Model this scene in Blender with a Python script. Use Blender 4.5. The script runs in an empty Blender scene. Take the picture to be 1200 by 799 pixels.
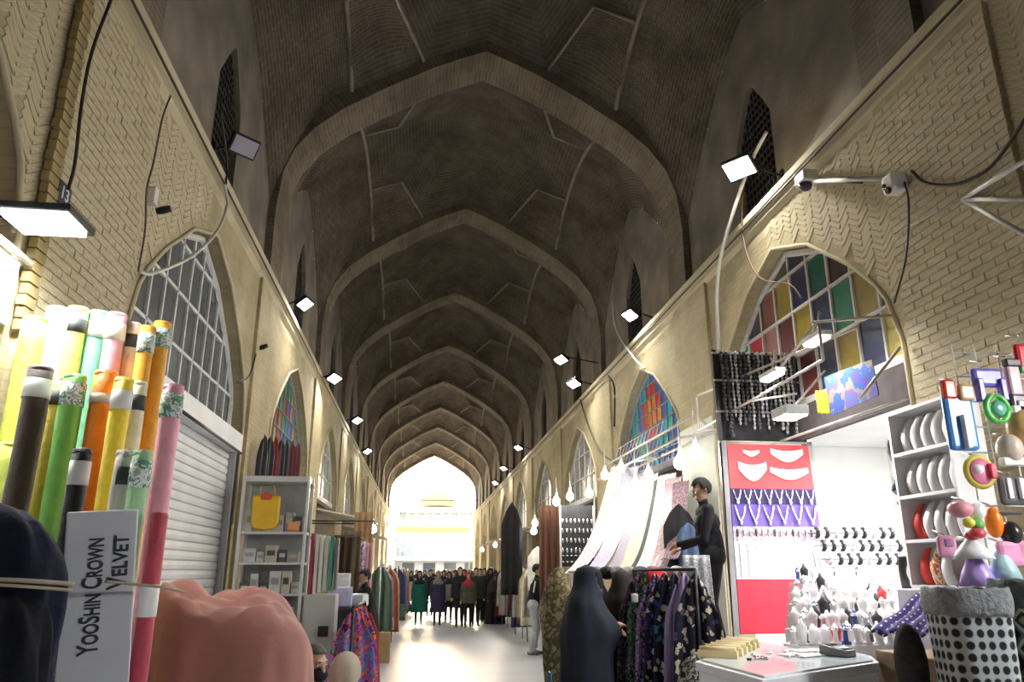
import bpy, bmesh, math, random
import numpy as np
from mathutils import Vector, Matrix
random.seed(7); np.random.seed(7)
S = bpy.context.scene
COL = S.collection
R = math.radians
PI = math.pi

# ------------------------------------------------------------------ camera
F_PX, PCX, PCY = 890.0, 600.0, 399.5
VPX, VPY = 491.5, 670.0
PITCH = math.atan((VPY - PCY) / F_PX)
YAW = math.atan((PCX - VPX) * math.cos(PITCH) / F_PX)
CAM = Vector((0, 0, 1.6))
cd = bpy.data.cameras.new('camera'); cam = bpy.data.objects.new('camera', cd); COL.objects.link(cam)
cd.sensor_width = 36.0; cd.lens = F_PX * 36 / 1200; cd.clip_end = 400; cd.clip_start = 0.05
cam.location = CAM; cam.rotation_euler = (PI / 2 + PITCH, 0, -YAW)
S.camera = cam
_w = Vector((math.sin(YAW) * math.cos(PITCH), math.cos(YAW) * math.cos(PITCH), math.sin(PITCH)))
_r = Vector((math.cos(YAW), -math.sin(YAW), 0)); _u = _r.cross(_w)
def ray(px, py): return _r * ((px - PCX) / F_PX) - _u * ((py - PCY) / F_PX) + _w
def onX(px, py, X): d = ray(px, py); return CAM + d * ((X - CAM.x) / d.x)
def onY(px, py, Y): d = ray(px, py); return CAM + d * ((Y - CAM.y) / d.y)
def onZ(px, py, Z): d = ray(px, py); return CAM + d * ((Z - CAM.z) / d.z)

# ------------------------------------------------------------------ sky, sun, exposure
wd = bpy.data.worlds.new('world'); S.world = wd; wd.use_nodes = True
nt = wd.node_tree; nt.nodes.clear()
sky = nt.nodes.new('ShaderNodeTexSky'); sky.sky_type = 'NISHITA'
sky.sun_elevation = R(22); sky.sun_rotation = R(5); sky.sun_disc = False; sky.air_density = 1.2; sky.dust_density = 2.5
bg = nt.nodes.new('ShaderNodeBackground'); bg.inputs['Strength'].default_value = 1.6
wo = nt.nodes.new('ShaderNodeOutputWorld')
nt.links.new(sky.outputs[0], bg.inputs[0]); nt.links.new(bg.outputs[0], wo.inputs[0])
sl = bpy.data.lights.new('sun', 'SUN'); sl.energy = 62.0; sl.angle = R(0.6); sl.color = (1, .84, .64)
so = bpy.data.objects.new('sun', sl); COL.objects.link(so); so.rotation_euler = (R(-68), 0, R(-5)); so.location = (20, 40, 40)
vs = S.view_settings
vs.view_transform = 'Standard'; vs.look = 'None'; vs.gamma = 1.0; vs.exposure = 0.0; vs.use_curve_mapping = False
S.cycles.use_denoising = True
S.cycles.max_bounces = 8; S.cycles.diffuse_bounces = 4; S.cycles.glossy_bounces = 3; S.cycles.transmission_bounces = 4
S.cycles.transparent_max_bounces = 12
S.cycles.sample_clamp_indirect = 12.0
S.cycles.caustics_reflective = False; S.cycles.caustics_refractive = False

# ------------------------------------------------------------------ materials
MATS = {}
def _c(c): return (c[0], c[1], c[2], 1)
def mat(name, col, rough=.6, metal=0., var=.12, vs_=8., bump=0., bs=40., emit=None, es=0., alpha=1., trans=0., spec=.4, sheen=0.):
    if name in MATS: return MATS[name]
    m = bpy.data.materials.new(name); m.use_nodes = True; MATS[name] = m
    n = m.node_tree.nodes; l = m.node_tree.links; b = n['Principled BSDF']
    b.inputs['Roughness'].default_value = rough; b.inputs['Metallic'].default_value = metal
    b.inputs['Specular IOR Level'].default_value = spec
    tc = n.new('ShaderNodeTexCoord')
    nz = n.new('ShaderNodeTexNoise'); nz.inputs['Scale'].default_value = vs_; nz.inputs['Detail'].default_value = 3
    l.new(tc.outputs['Object'], nz.inputs['Vector'])
    rp = n.new('ShaderNodeValToRGB'); rp.color_ramp.elements[0].position = .3; rp.color_ramp.elements[1].position = .7
    rp.color_ramp.elements[0].color = _c([max(0, x * (1 - var)) for x in col]); rp.color_ramp.elements[1].color = _c([min(1, x * (1 + var)) for x in col])
    l.new(nz.outputs['Fac'], rp.inputs['Fac']); l.new(rp.outputs['Color'], b.inputs['Base Color'])
    if bump:
        n2 = n.new('ShaderNodeTexNoise'); n2.inputs['Scale'].default_value = bs; n2.inputs['Detail'].default_value = 4
        l.new(tc.outputs['Object'], n2.inputs['Vector'])
        bp = n.new('ShaderNodeBump'); bp.inputs['Strength'].default_value = bump; bp.inputs['Distance'].default_value = .02
        l.new(n2.outputs['Fac'], bp.inputs['Height']); l.new(bp.outputs['Normal'], b.inputs['Normal'])
    if emit: b.inputs['Emission Color'].default_value = _c(emit); b.inputs['Emission Strength'].default_value = es
    if alpha < 1: b.inputs['Alpha'].default_value = alpha
    if trans: b.inputs['Transmission Weight'].default_value = trans
    if sheen: b.inputs['Sheen Weight'].default_value = sheen
    return m

def pattern(name, cols, kind='flower', scale=12., rough=.8, bg=None, uvw=False):
    """printed cloth: voronoi / wave / checker prints, cols = list of ramp colours"""
    if name in MATS: return MATS[name]
    m = bpy.data.materials.new(name); m.use_nodes = True; MATS[name] = m
    n = m.node_tree.nodes; l = m.node_tree.links; b = n['Principled BSDF']
    b.inputs['Roughness'].default_value = rough; b.inputs['Specular IOR Level'].default_value = .25
    tc = n.new('ShaderNodeTexCoord'); src = tc.outputs['UV' if uvw else 'Object']
    rp = n.new('ShaderNodeValToRGB'); rp.color_ramp.interpolation = 'CONSTANT'
    e = rp.color_ramp.elements
    while len(e) < len(cols): e.new(.5)
    for i, c in enumerate(cols): e[i].position = i / len(cols); e[i].color = _c(c)
    if kind == 'flower':
        v = n.new('ShaderNodeTexVoronoi'); v.inputs['Scale'].default_value = scale
        v2 = n.new('ShaderNodeTexNoise'); v2.inputs['Scale'].default_value = scale * 1.6; l.new(src, v2.inputs['Vector'])
        vm = n.new('ShaderNodeVectorMath'); vm.operation = 'MULTIPLY_ADD'; vm.inputs[1].default_value = (1.1 / scale,) * 3
        l.new(v2.outputs['Color'], vm.inputs[0]); l.new(src, vm.inputs[2]); l.new(vm.outputs[0], v.inputs['Vector'])
        sx = n.new('ShaderNodeSeparateColor'); l.new(v.outputs['Color'], sx.inputs[0])
        l.new(sx.outputs[0], rp.inputs['Fac'])
        mx = n.new('ShaderNodeMix'); mx.data_type = 'RGBA'
        gt = n.new('ShaderNodeMath'); gt.operation = 'GREATER_THAN'; gt.inputs[1].default_value = .42
        l.new(v.outputs['Distance'], gt.inputs[0]); l.new(gt.outputs[0], mx.inputs['Factor'])
        l.new(rp.outputs[0], mx.inputs['A']); mx.inputs['B'].default_value = _c(bg or cols[0])
        l.new(mx.outputs['Result'], b.inputs['Base Color'])
    elif kind == 'cells':
        v = n.new('ShaderNodeTexVoronoi'); v.inputs['Scale'].default_value = scale; l.new(src, v.inputs['Vector'])
        sx = n.new('ShaderNodeSeparateColor'); l.new(v.outputs['Color'], sx.inputs[0]); l.new(sx.outputs[0], rp.inputs['Fac'])
        l.new(rp.outputs[0], b.inputs['Base Color'])
    elif kind == 'dots':      # regular dots on uv
        v = n.new('ShaderNodeTexVoronoi'); v.inputs['Scale'].default_value = scale; v.inputs['Randomness'].default_value = 0 ; l.new(src, v.inputs['Vector'])
        v.voronoi_dimensions = '2D'
        rp.color_ramp.interpolation = 'LINEAR'; e[0].position = .30; e[-1].position = .42
        l.new(v.outputs['Distance'], rp.inputs['Fac']); l.new(rp.outputs[0], b.inputs['Base Color'])
    elif kind == 'rings':     # nested diamonds
        v = n.new('ShaderNodeTexVoronoi'); v.inputs['Scale'].default_value = scale; v.inputs['Randomness'].default_value = 0; v.distance = 'MANHATTAN'
        v.voronoi_dimensions = '2D'; l.new(src, v.inputs['Vector'])
        l.new(v.outputs['Distance'], rp.inputs['Fac']); l.new(rp.outputs[0], b.inputs['Base Color'])
    elif kind == 'stripes':
        v = n.new('ShaderNodeTexWave'); v.inputs['Scale'].default_value = scale; v.inputs['Distortion'].default_value = 1.5; v.inputs['Detail'].default_value = 2
        l.new(src, v.inputs['Vector']); l.new(v.outputs['Fac'], rp.inputs['Fac']); l.new(rp.outputs[0], b.inputs['Base Color'])
    elif kind == 'noise':
        v = n.new('ShaderNodeTexNoise'); v.inputs['Scale'].default_value = scale; v.inputs['Detail'].default_value = 5
        mr = n.new('ShaderNodeMapRange'); mr.inputs[1].default_value = .3; mr.inputs[2].default_value = .7
        l.new(src, v.inputs['Vector']); l.new(v.outputs['Fac'], mr.inputs[0]); l.new(mr.outputs[0], rp.inputs['Fac']); l.new(rp.outputs[0], b.inputs['Base Color'])
    return m

def brickmat(name, c1, c2, mortar, plane='YZ', bw=.24, bh=.065, msize=.007, bump=.5, stain=None, rough=.9):
    """old brickwork: courses along the wall, colour drift and soot with shapes of their own"""
    if name in MATS: return MATS[name]
    m = bpy.data.materials.new(name); m.use_nodes = True; MATS[name] = m
    n = m.node_tree.nodes; l = m.node_tree.links; b = n['Principled BSDF']; b.inputs['Roughness'].default_value = rough
    b.inputs['Specular IOR Level'].default_value = .2
    tc = n.new('ShaderNodeTexCoord')
    if plane == 'UV': src = tc.outputs['UV']
    else:
        sp = n.new('ShaderNodeSeparateXYZ'); cb = n.new('ShaderNodeCombineXYZ'); l.new(tc.outputs['Object'], sp.inputs[0])
        l.new(sp.outputs[plane[0]], cb.inputs[0]); l.new(sp.outputs[plane[1]], cb.inputs[1]); src = cb.outputs[0]
    bt = n.new('ShaderNodeTexBrick'); bt.inputs['Scale'].default_value = 1; bt.inputs['Brick Width'].default_value = bw; bt.inputs['Row Height'].default_value = bh
    bt.inputs['Mortar Size'].default_value = msize; bt.inputs['Mortar Smooth'].default_value = .3; bt.inputs['Bias'].default_value = 0
    bt.inputs['Color1'].default_value = _c(c1); bt.inputs['Color2'].default_value = _c(c2); bt.inputs['Mortar'].default_value = _c(mortar)
    l.new(src, bt.inputs['Vector'])
    nz = n.new('ShaderNodeTexNoise'); nz.inputs['Scale'].default_value = .9; nz.inputs['Detail'].default_value = 6; nz.inputs['Roughness'].default_value = .65
    l.new(tc.outputs['Object'], nz.inputs['Vector'])
    rp = n.new('ShaderNodeValToRGB'); rp.color_ramp.elements[0].position = .36; rp.color_ramp.elements[1].position = .62
    st = stain or (.55, .52, .5)
    rp.color_ramp.elements[0].color = _c(st); rp.color_ramp.elements[1].color = (1, 1, 1, 1)
    l.new(nz.outputs['Fac'], rp.inputs['Fac'])
    mx = n.new('ShaderNodeMix'); mx.data_type = 'RGBA'; mx.blend_type = 'MULTIPLY'; mx.inputs['Factor'].default_value = 1
    l.new(bt.outputs['Color'], mx.inputs['A']); l.new(rp.outputs[0], mx.inputs['B']); l.new(mx.outputs['Result'], b.inputs['Base Color'])
    ad = n.new('ShaderNodeMath'); ad.operation = 'MULTIPLY_ADD'; ad.inputs[1].default_value = -.8
    n2 = n.new('ShaderNodeTexNoise'); n2.inputs['Scale'].default_value = 22; n2.inputs['Detail'].default_value = 4; l.new(tc.outputs['Object'], n2.inputs['Vector'])
    l.new(bt.outputs['Fac'], ad.inputs[0]); l.new(n2.outputs['Fac'], ad.inputs[2])
    bp = n.new('ShaderNodeBump'); bp.inputs['Strength'].default_value = bump; bp.inputs['Distance'].default_value = .012
    l.new(ad.outputs[0], bp.inputs['Height']); l.new(bp.outputs['Normal'], b.inputs['Normal'])
    return m

# ------------------------------------------------------------------ mesh builder
def tag(o, label=None, cat=None, group=None, kind=None):
    if label: o['label'] = label
    if cat: o['category'] = cat
    if group: o['group'] = group
    if kind: o['kind'] = kind
    return o
def empty(name, loc=(0, 0, 0), rz=0, parent=None, label=None, cat=None, group=None, kind=None):
    o = bpy.data.objects.new(name, None); COL.objects.link(o); o.location = loc; o.rotation_euler = (0, 0, rz); o.parent = parent
    o.empty_display_size = .1
    return tag(o, label, cat, group, kind)
class MB:
    def __init__(s): s.v = []; s.f = []; s.uv = []; s.sm = []; s.mi = []; s.cur = 0
    def add(s, vs, fs, uvs=None, smooth=False):
        o = len(s.v); s.v += [tuple(p) for p in vs]
        for i, f in enumerate(fs):
            s.f.append(tuple(o + k for k in f)); s.sm.append(smooth); s.mi.append(s.cur)
            s.uv.append(uvs[i] if uvs else None)
        return s
    def box(s, c, d, rot=None):
        hx, hy, hz = d[0] / 2, d[1] / 2, d[2] / 2
        p = [Vector((x * hx, y * hy, z * hz)) for x in (-1, 1) for y in (-1, 1) for z in (-1, 1)]
        if rot is not None:
            if not isinstance(rot, Matrix): rot = Matrix.Rotation(rot, 3, 'Z')
            p = [rot @ q for q in p]
        c = Vector(c)
        return s.add([q + c for q in p], [(0, 1, 3, 2), (4, 6, 7, 5), (0, 4, 5, 1), (2, 3, 7, 6), (0, 2, 6, 4), (1, 5, 7, 3)])
    def bx(s, x0, x1, y0, y1, z0, z1): return s.box(((x0 + x1) / 2, (y0 + y1) / 2, (z0 + z1) / 2), (abs(x1 - x0), abs(y1 - y0), abs(z1 - z0)))
    def bar(s, a, b, w, h=None):
        a, b = Vector(a), Vector(b); d = b - a; L = d.length
        if L < 1e-6: return s
        q = d.to_track_quat('X', 'Z').to_matrix()
        return s.box((a + b) / 2, (L, w, h or w), q)
    def tube(s, pts, r, n=8, cap=True, smooth=True):
        pts = [Vector(p) for p in pts]; rs = r if isinstance(r, (list, tuple)) else [r] * len(pts)
        rings = []; up = None
        for i, p in enumerate(pts):
            t = (pts[min(i + 1, len(pts) - 1)] - pts[max(i - 1, 0)])
            t = t.normalized() if t.length > 1e-9 else Vector((0, 0, 1))
            if up is None: up = Vector((0, 0, 1)) if abs(t.z) < .9 else Vector((1, 0, 0))
            a = t.cross(up); a = a.normalized() if a.length > 1e-6 else Vector((1, 0, 0)); bb = t.cross(a).normalized(); up = -bb if False else up
            rings.append([p + (a * math.cos(2 * PI * k / n) + bb * math.sin(2 * PI * k / n)) * rs[i] for k in range(n)])
        return s.loft(rings, cap, smooth)
    def loft(s, rings, cap=True, smooth=True, closed=True):
        n = len(rings[0]); vs = [p for r in rings for p in r]; fs = []; uv = []
        kk = n if closed else n - 1
        for i in range(len(rings) - 1):
            for k in range(kk):
                k2 = (k + 1) % n
                fs.append((i * n + k, i * n + k2, (i + 1) * n + k2, (i + 1) * n + k))
                u0, u1 = k / kk, (k + 1) / kk; v0, v1 = i / (len(rings) - 1), (i + 1) / (len(rings) - 1)
                uv.append([(u0, v0), (u1, v0), (u1, v1), (u0, v1)])
        s.add(vs, fs, uv, smooth)
        if cap and closed:
            o = len(s.v) - len(vs)
            s.f.append(tuple(o + k for k in reversed(range(n)))); s.f.append(tuple(o + (len(rings) - 1) * n + k for k in range(n)))
            for _ in range(2): s.sm.append(False); s.uv.append(None); s.mi.append(s.cur)
        return s
    def lathe(s, prof, c=(0, 0, 0), n=20, rot=None, smooth=True, cap=True):
        c = Vector(c); rings = []
        for r, z in prof:
            ring = []
            for k in range(n):
                p = Vector((r * math.cos(2 * PI * k / n), r * math.sin(2 * PI * k / n), z))
                if rot is not None: p = rot @ p
                ring.append(p + c)
            rings.append(ring)
        return s.loft(rings, cap, smooth)
    def ell(s, c, r, n=14, m=9, rot=None):
        c = Vector(c); rings = []
        for j in range(m + 1):
            th = -PI / 2 + PI * j / m; rr = max(math.cos(th), .02)
            ring = []
            for k in range(n):
                p = Vector((r[0] * rr * math.cos(2 * PI * k / n), r[1] * rr * math.sin(2 * PI * k / n), r[2] * math.sin(th)))
                if rot is not None: p = rot @ p
                ring.append(p + c)
            rings.append(ring)
        return s.loft(rings, True, True)
    def grid(s, fn, nu, nv, smooth=True, uvs=(1, 1)):
        vs = [fn(i / nu, j / nv) for j in range(nv + 1) for i in range(nu + 1)]; fs = []; uv = []
        for j in range(nv):
            for i in range(nu):
                a = j * (nu + 1) + i; fs.append((a, a + 1, a + nu + 2, a + nu + 1))
                u0, u1, v0, v1 = i / nu * uvs[0], (i + 1) / nu * uvs[0], j / nv * uvs[1], (j + 1) / nv * uvs[1]
                uv.append([(u0, v0), (u1, v0), (u1, v1), (u0, v1)])
        return s.add(vs, fs, uv, smooth)
    def prism(s, outline, axis, a, b):
        """outline of 2-D points extruded along axis 'X','Y' or 'Z' from a to b"""
        def P(q, t): return {'X': (t, q[0], q[1]), 'Y': (q[0], t, q[1]), 'Z': (q[0], q[1], t)}[axis]
        n = len(outline); vs = [P(q, a) for q in outline] + [P(q, b) for q in outline]
        fs = [tuple(range(n)), tuple(range(2 * n - 1, n - 1, -1))] + [(k, n + k, n + (k + 1) % n, (k + 1) % n) for k in range(n)]
        return s.add(vs, fs)
    def mesh(s, name, mats):
        me = bpy.data.meshes.new(name); me.from_pydata(s.v, [], s.f)
        if not isinstance(mats, (list, tuple)): mats = [mats]
        for m in mats: me.materials.append(m)
        me.polygons.foreach_set('use_smooth', s.sm); me.polygons.foreach_set('material_index', s.mi)
        if any(u is not None for u in s.uv):
            lay = me.uv_layers.new(name='UVMap'); data = []
            for f, u in zip(s.f, s.uv):
                for k in range(len(f)): data += list(u[k]) if u else [0, 0]
            lay.data.foreach_set('uv', data)
        me.validate(); me.update(); return me
    def build(s, name, mats, parent=None, loc=None, solid=0, bevel=0, sub=0, fixn=True, **kw):
        me = s.mesh(name, mats)
        if fixn:
            bm = bmesh.new(); bm.from_mesh(me); bmesh.ops.recalc_face_normals(bm, faces=bm.faces); bm.to_mesh(me); bm.free()
        o = bpy.data.objects.new(name, me); COL.objects.link(o); o.parent = parent
        if loc is not None: o.location = loc
        if solid: md = o.modifiers.new('solid', 'SOLIDIFY'); md.thickness = solid; md.offset = 0
        if bevel: md = o.modifiers.new('bevel', 'BEVEL'); md.width = bevel; md.segments = 2; md.limit_method = 'ANGLE'
        if sub: md = o.modifiers.new('sub', 'SUBSURF'); md.levels = sub; md.render_levels = sub
        return tag(o, **kw)
def copy_tree(o, parent=None):
    c = o.copy(); COL.objects.link(c); c.parent = parent
    for ch in list(o.children): copy_tree(ch, c)
    return c
def inst(me, name, parent, loc, rot=(0, 0, 0), sc=(1, 1, 1)):
    o = bpy.data.objects.new(name, me); COL.objects.link(o); o.parent = parent; o.location = loc; o.rotation_euler = rot; o.scale = sc; return o
def curve_pts(pts, n=8):
    """Catmull-Rom through the points"""
    P = [Vector(p) for p in pts]; P = [2 * P[0] - P[1]] + P + [2 * P[-1] - P[-2]]; out = []
    for i in range(1, len(P) - 2):
        for k in range(n):
            t = k / n; a, b, c, d = P[i - 1], P[i], P[i + 1], P[i + 2]
            out.append(.5 * ((2 * b) + (c - a) * t + (2 * a - 5 * b + 4 * c - d) * t * t + (3 * b - a - 3 * c + d) * t ** 3))
    out.append(P[-2]); return out
LS = 0.29      # overall output of the lamps
def plight(name, loc, watt, col=(1, .95, .88), rad=.05, parent=None):
    l = bpy.data.lights.new(name, 'POINT'); l.energy = watt * LS; l.color = col; l.shadow_soft_size = rad
    o = bpy.data.objects.new(name, l); COL.objects.link(o); o.location = loc; o.parent = parent; return o
def alight(name, loc, dirv, watt, sx, sy, col=(1, .96, .9), parent=None, spread=PI):
    l = bpy.data.lights.new(name, 'AREA'); l.energy = watt * LS; l.color = col; l.shape = 'RECTANGLE'; l.size = sx; l.size_y = sy; l.spread = spread
    o = bpy.data.objects.new(name, l); COL.objects.link(o); o.location = loc; o.parent = parent
    o.rotation_euler = Vector(dirv).to_track_quat('-Z', 'Y').to_euler(); return o
# ================================================================== STRUCTURE
XL, XR = -2.455, 4.10          # wall faces under the cornice
UL, UR = -2.60, 4.36           # wall faces above it
XC = (UL + UR) / 2; HWU = (UR - UL) / 2
ZC = 5.95                      # cornice top
RIB0, RSP, RDEP = 11.4, 6.15, .85
YEND = RIB0 + 8 * RSP          # mouth of the passage
YBACK = RIB0 - 3 * RSP
ribs_y = [RIB0 + RSP * k for k in range(-3, 9)]

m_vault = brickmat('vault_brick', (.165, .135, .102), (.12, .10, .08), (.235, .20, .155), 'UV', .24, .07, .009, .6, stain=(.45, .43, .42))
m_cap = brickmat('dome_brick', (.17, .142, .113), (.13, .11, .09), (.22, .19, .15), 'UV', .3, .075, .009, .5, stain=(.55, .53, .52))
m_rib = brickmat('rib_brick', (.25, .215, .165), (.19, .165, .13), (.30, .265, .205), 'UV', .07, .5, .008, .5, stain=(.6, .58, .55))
m_upper = mat('upper_wall_plaster', (.21, .185, .155), .95, var=.3, vs_=1.4, bump=.4, bs=14)
m_wall = brickmat('yellow_brick', (.55, .48, .30), (.48, .42, .27), (.46, .41, .28), 'YZ', .24, .065, .006, .5, stain=(.72, .70, .66))
m_brick = mat('yellow_brick_piece', (.55, .485, .325), .9, var=.16, vs_=3, bump=.3, bs=60)
m_plaster = mat('ochre_plaster', (.53, .475, .32), .92, var=.14, vs_=1.3, bump=.3, bs=20)
m_mortar = mat('pale_mortar', (.52, .46, .29), .95, var=.15, vs_=5)
m_ridge = mat('ridge_brick', (.30, .265, .21), .95, var=.2, vs_=6)

# ---------- floor
def floormat():
    m = bpy.data.materials.new('pale_stone_floor'); m.use_nodes = True
    n = m.node_tree.nodes; l = m.node_tree.links; b = n['Principled BSDF']
    tc = n.new('ShaderNodeTexCoord')
    bt = n.new('ShaderNodeTexBrick'); bt.inputs['Scale'].default_value = 1; bt.inputs['Brick Width'].default_value = .8; bt.inputs['Row Height'].default_value = .4
    bt.inputs['Mortar Size'].default_value = .006; bt.inputs['Color1'].default_value = (.43, .46, .51, 1); bt.inputs['Color2'].default_value = (.39, .415, .46, 1); bt.inputs['Mortar'].default_value = (.37, .38, .40, 1)
    l.new(tc.outputs['Object'], bt.inputs['Vector'])
    nz = n.new('ShaderNodeTexNoise'); nz.inputs['Scale'].default_value = 1.6; nz.inputs['Detail'].default_value = 6; l.new(tc.outputs['Object'], nz.inputs['Vector'])
    rp = n.new('ShaderNodeValToRGB'); rp.color_ramp.elements[0].position = .3; rp.color_ramp.elements[0].color = (.88, .88, .89, 1); rp.color_ramp.elements[1].position = .65
    l.new(nz.outputs['Fac'], rp.inputs['Fac'])
    mx = n.new('ShaderNodeMix'); mx.data_type = 'RGBA'; mx.blend_type = 'MULTIPLY'; mx.inputs['Factor'].default_value = 1
    l.new(bt.outputs['Color'], mx.inputs['A']); l.new(rp.outputs[0], mx.inputs['B']); l.new(mx.outputs['Result'], b.inputs['Base Color'])
    mr = n.new('ShaderNodeMapRange'); mr.inputs[3].default_value = .30; mr.inputs[4].default_value = .55; l.new(nz.outputs['Fac'], mr.inputs[0]); l.new(mr.outputs[0], b.inputs['Roughness'])
    return m
b = MB(); b.bx(-7, 9, YBACK - 2, YEND + .9, -.3, 0); b.build('floor', floormat(), kind='structure')
b = MB(); b.bx(-40, 40, YEND + .9, 130, -.3, -.002); b.build('ground', mat('yard_paving', (.62, .53, .40), .9, var=.1, vs_=.7), kind='structure')

# ---------- ceiling: ribs and vaulted bays
ceil = empty('ceiling', kind='structure')
RP = [(0, 10.45), (.5, 10.235), (.94, 10.02), (1.65, 9.60), (2.4, 9.10), (2.85, 8.70), (3.15, 8.28), (3.3, 7.85), (3.36, 7.2), (3.36, 5.9)]
def rib_mesh():
    s = MB()
    pr = [Vector((p[0], 0, p[1])) for p in curve_pts([(a, 0, z) for a, z in [(x, z) for x, z in RP]], 4)] if False else None
    xs = [(x, z) for x, z in RP]
    full = [(-x, z) for x, z in reversed(xs)] + xs[1:]
    # resample
    pts = []
    for i in range(len(full) - 1):
        for k in range(4):
            t = k / 4; pts.append((full[i][0] * (1 - t) + full[i + 1][0] * t, full[i][1] * (1 - t) + full[i + 1][1] * t))
    pts.append(full[-1])
    L = [0]
    for i in range(1, len(pts)): L.append(L[-1] + math.dist(pts[i], pts[i - 1]))
    out = []
    for i, p in enumerate(pts):
        a = pts[max(i - 1, 0)]; c = pts[min(i + 1, len(pts) - 1)]
        d = Vector((c[0] - a[0], c[1] - a[1])).normalized(); nrm = Vector((-d.y, d.x))
        if i == len(pts) // 2: nrm = Vector((0, 1.1))
        out.append((p[0] + nrm.x * .42, p[1] + nrm.y * .42))
    for i in range(len(pts) - 1):
        p, q, po, qo = pts[i], pts[i + 1], out[i], out[i + 1]
        V = lambda a, y: (a[0], y, a[1])
        s.add([V(p, 0), V(q, 0), V(q, RDEP), V(p, RDEP)], [(0, 1, 2, 3)], [[(L[i], 0), (L[i + 1], 0), (L[i + 1], RDEP), (L[i], RDEP)]])
        for y in (0, RDEP):
            s.add([V(p, y), V(q, y), V(qo, y), V(po, y)], [(0, 1, 2, 3)], [[(L[i], 0), (L[i + 1], 0), (L[i + 1], .42), (L[i], .42)]])
    return s.mesh('rib', m_rib)
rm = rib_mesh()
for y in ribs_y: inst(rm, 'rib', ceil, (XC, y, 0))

LB = RSP - RDEP                # clear length of a bay
XE = 2.3                       # crease between side cove and crown
def ze(s): return 9.45 + .72 * math.sin(PI * s) ** .8
def zw(s):
    t = abs(2 * s - 1)         # pointed wall arch of the bay
    return 9.25 - 1.95 * (t ** 1.5)
def cove(side):
    def fn(u, v):
        x = HWU - (HWU - XE) * v
        z = zw(u) + (ze(u) - zw(u)) * math.sin(v * PI / 2) ** .85
        return (side * x, u * LB, z)
    s = MB(); s.grid(fn, 28, 12, True, (LB, 2.2)); return s.mesh('vault_cove', m_vault)
KY = 1.5
zB, zC_, zD, zA = None, 10.3, 10.16, 9.45
def crown():
    bd = []
    kz = ze(KY / LB)
    corner = [Vector((1.1, LB, zD)), Vector((1.6, LB - KY, zC_)), Vector((XE, LB - KY, kz))]
    q = [Vector((0, LB, 10.68))] + corner
    q += [Vector((XE, LB * (.7 - .4 * t), ze(.7 - .4 * t))) for t in (.1, .3, .5, .7, .9)]
    q += [Vector((p.x, LB - p.y, p.z)) for p in reversed(corner)] + [Vector((0, 0, 10.68))]
    half = q; other = [Vector((-p.x, p.y, p.z)) for p in reversed(q[1:-1])]
    loop = half + other
    P = []
    for i, p in enumerate(loop):
        nx = loop[(i + 1) % len(loop)]
        for k in range(4): P.append(p.lerp(nx, k / 4))
    C = Vector((0, LB / 2, 11.3)); s = MB(); n = len(P); M = 10
    for j in range(M):
        r0, r1 = 1 - j / M, 1 - (j + 1) / M
        def pt(p, r):
            q = C.lerp(p, r); q.z = p.z + (C.z - p.z) * (1 - r ** 2.2); return q
        for i in range(n):
            p, p2 = P[i], P[(i + 1) % n]
            a0, a1 = i / n * 16, (i + 1) / n * 16
            if j < M - 1: s.add([pt(p, r0), pt(p2, r0), pt(p2, r1), pt(p, r1)], [(0, 1, 2, 3)], [[(a0, r0 * 2.5), (a1, r0 * 2.5), (a1, r1 * 2.5), (a0, r1 * 2.5)]], True)
            else: s.add([pt(p, r0), pt(p2, r0), C], [(0, 1, 2)], [[(a0, r0 * 2.5), (a1, r0 * 2.5), (a1, 0)]], True)
    return s.mesh('vault_crown', m_cap)
def corner_panel(sx, far):
    kz = ze(KY / LB); yy = (lambda y: y) if far else (lambda y: LB - y)
    A, B, C, D = (sx * XE, yy(LB), zA), (sx * XE, yy(LB - KY), kz), (sx * 1.6, yy(LB - KY), zC_), (sx * 1.1, yy(LB), zD)
    s = MB()
    def fn(u, v):
        a = Vector(A).lerp(Vector(D), u); c = Vector(B).lerp(Vector(C), u); p = a.lerp(c, v); p.z += .22 * math.sin(PI * u) * math.sin(PI * v); return p
    s.grid(fn, 8, 8, True, (1.1, 1.5)); return s.mesh('corner_panel', m_vault)
def ridges():
    s = MB(); kz = ze(KY / LB)
    for sx in (-1, 1):
        s.tube([(sx * XE, LB * t / 12, ze(t / 12) - .01) for t in range(13)], .04, 6)
        for far in (0, 1):
            yy = (lambda y: y) if far else (lambda y: LB - y)
            s.tube([(sx * XE, yy(LB - KY), kz), (sx * 1.6, yy(LB - KY), zC_), (sx * 1.1, yy(LB), zD)], .03, 6)
    return s.mesh('ridge', m_ridge)
cw, cp, rd = crown(), [corner_panel(sx, f) for sx in (-1, 1) for f in (0, 1)], ridges()
cv = {-1: cove(-1), 1: cove(1)}
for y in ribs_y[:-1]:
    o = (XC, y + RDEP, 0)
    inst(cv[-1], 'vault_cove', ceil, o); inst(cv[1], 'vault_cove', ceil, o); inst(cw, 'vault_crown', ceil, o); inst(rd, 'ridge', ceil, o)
    for c in cp: inst(c, 'corner_panel', ceil, o)

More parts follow.
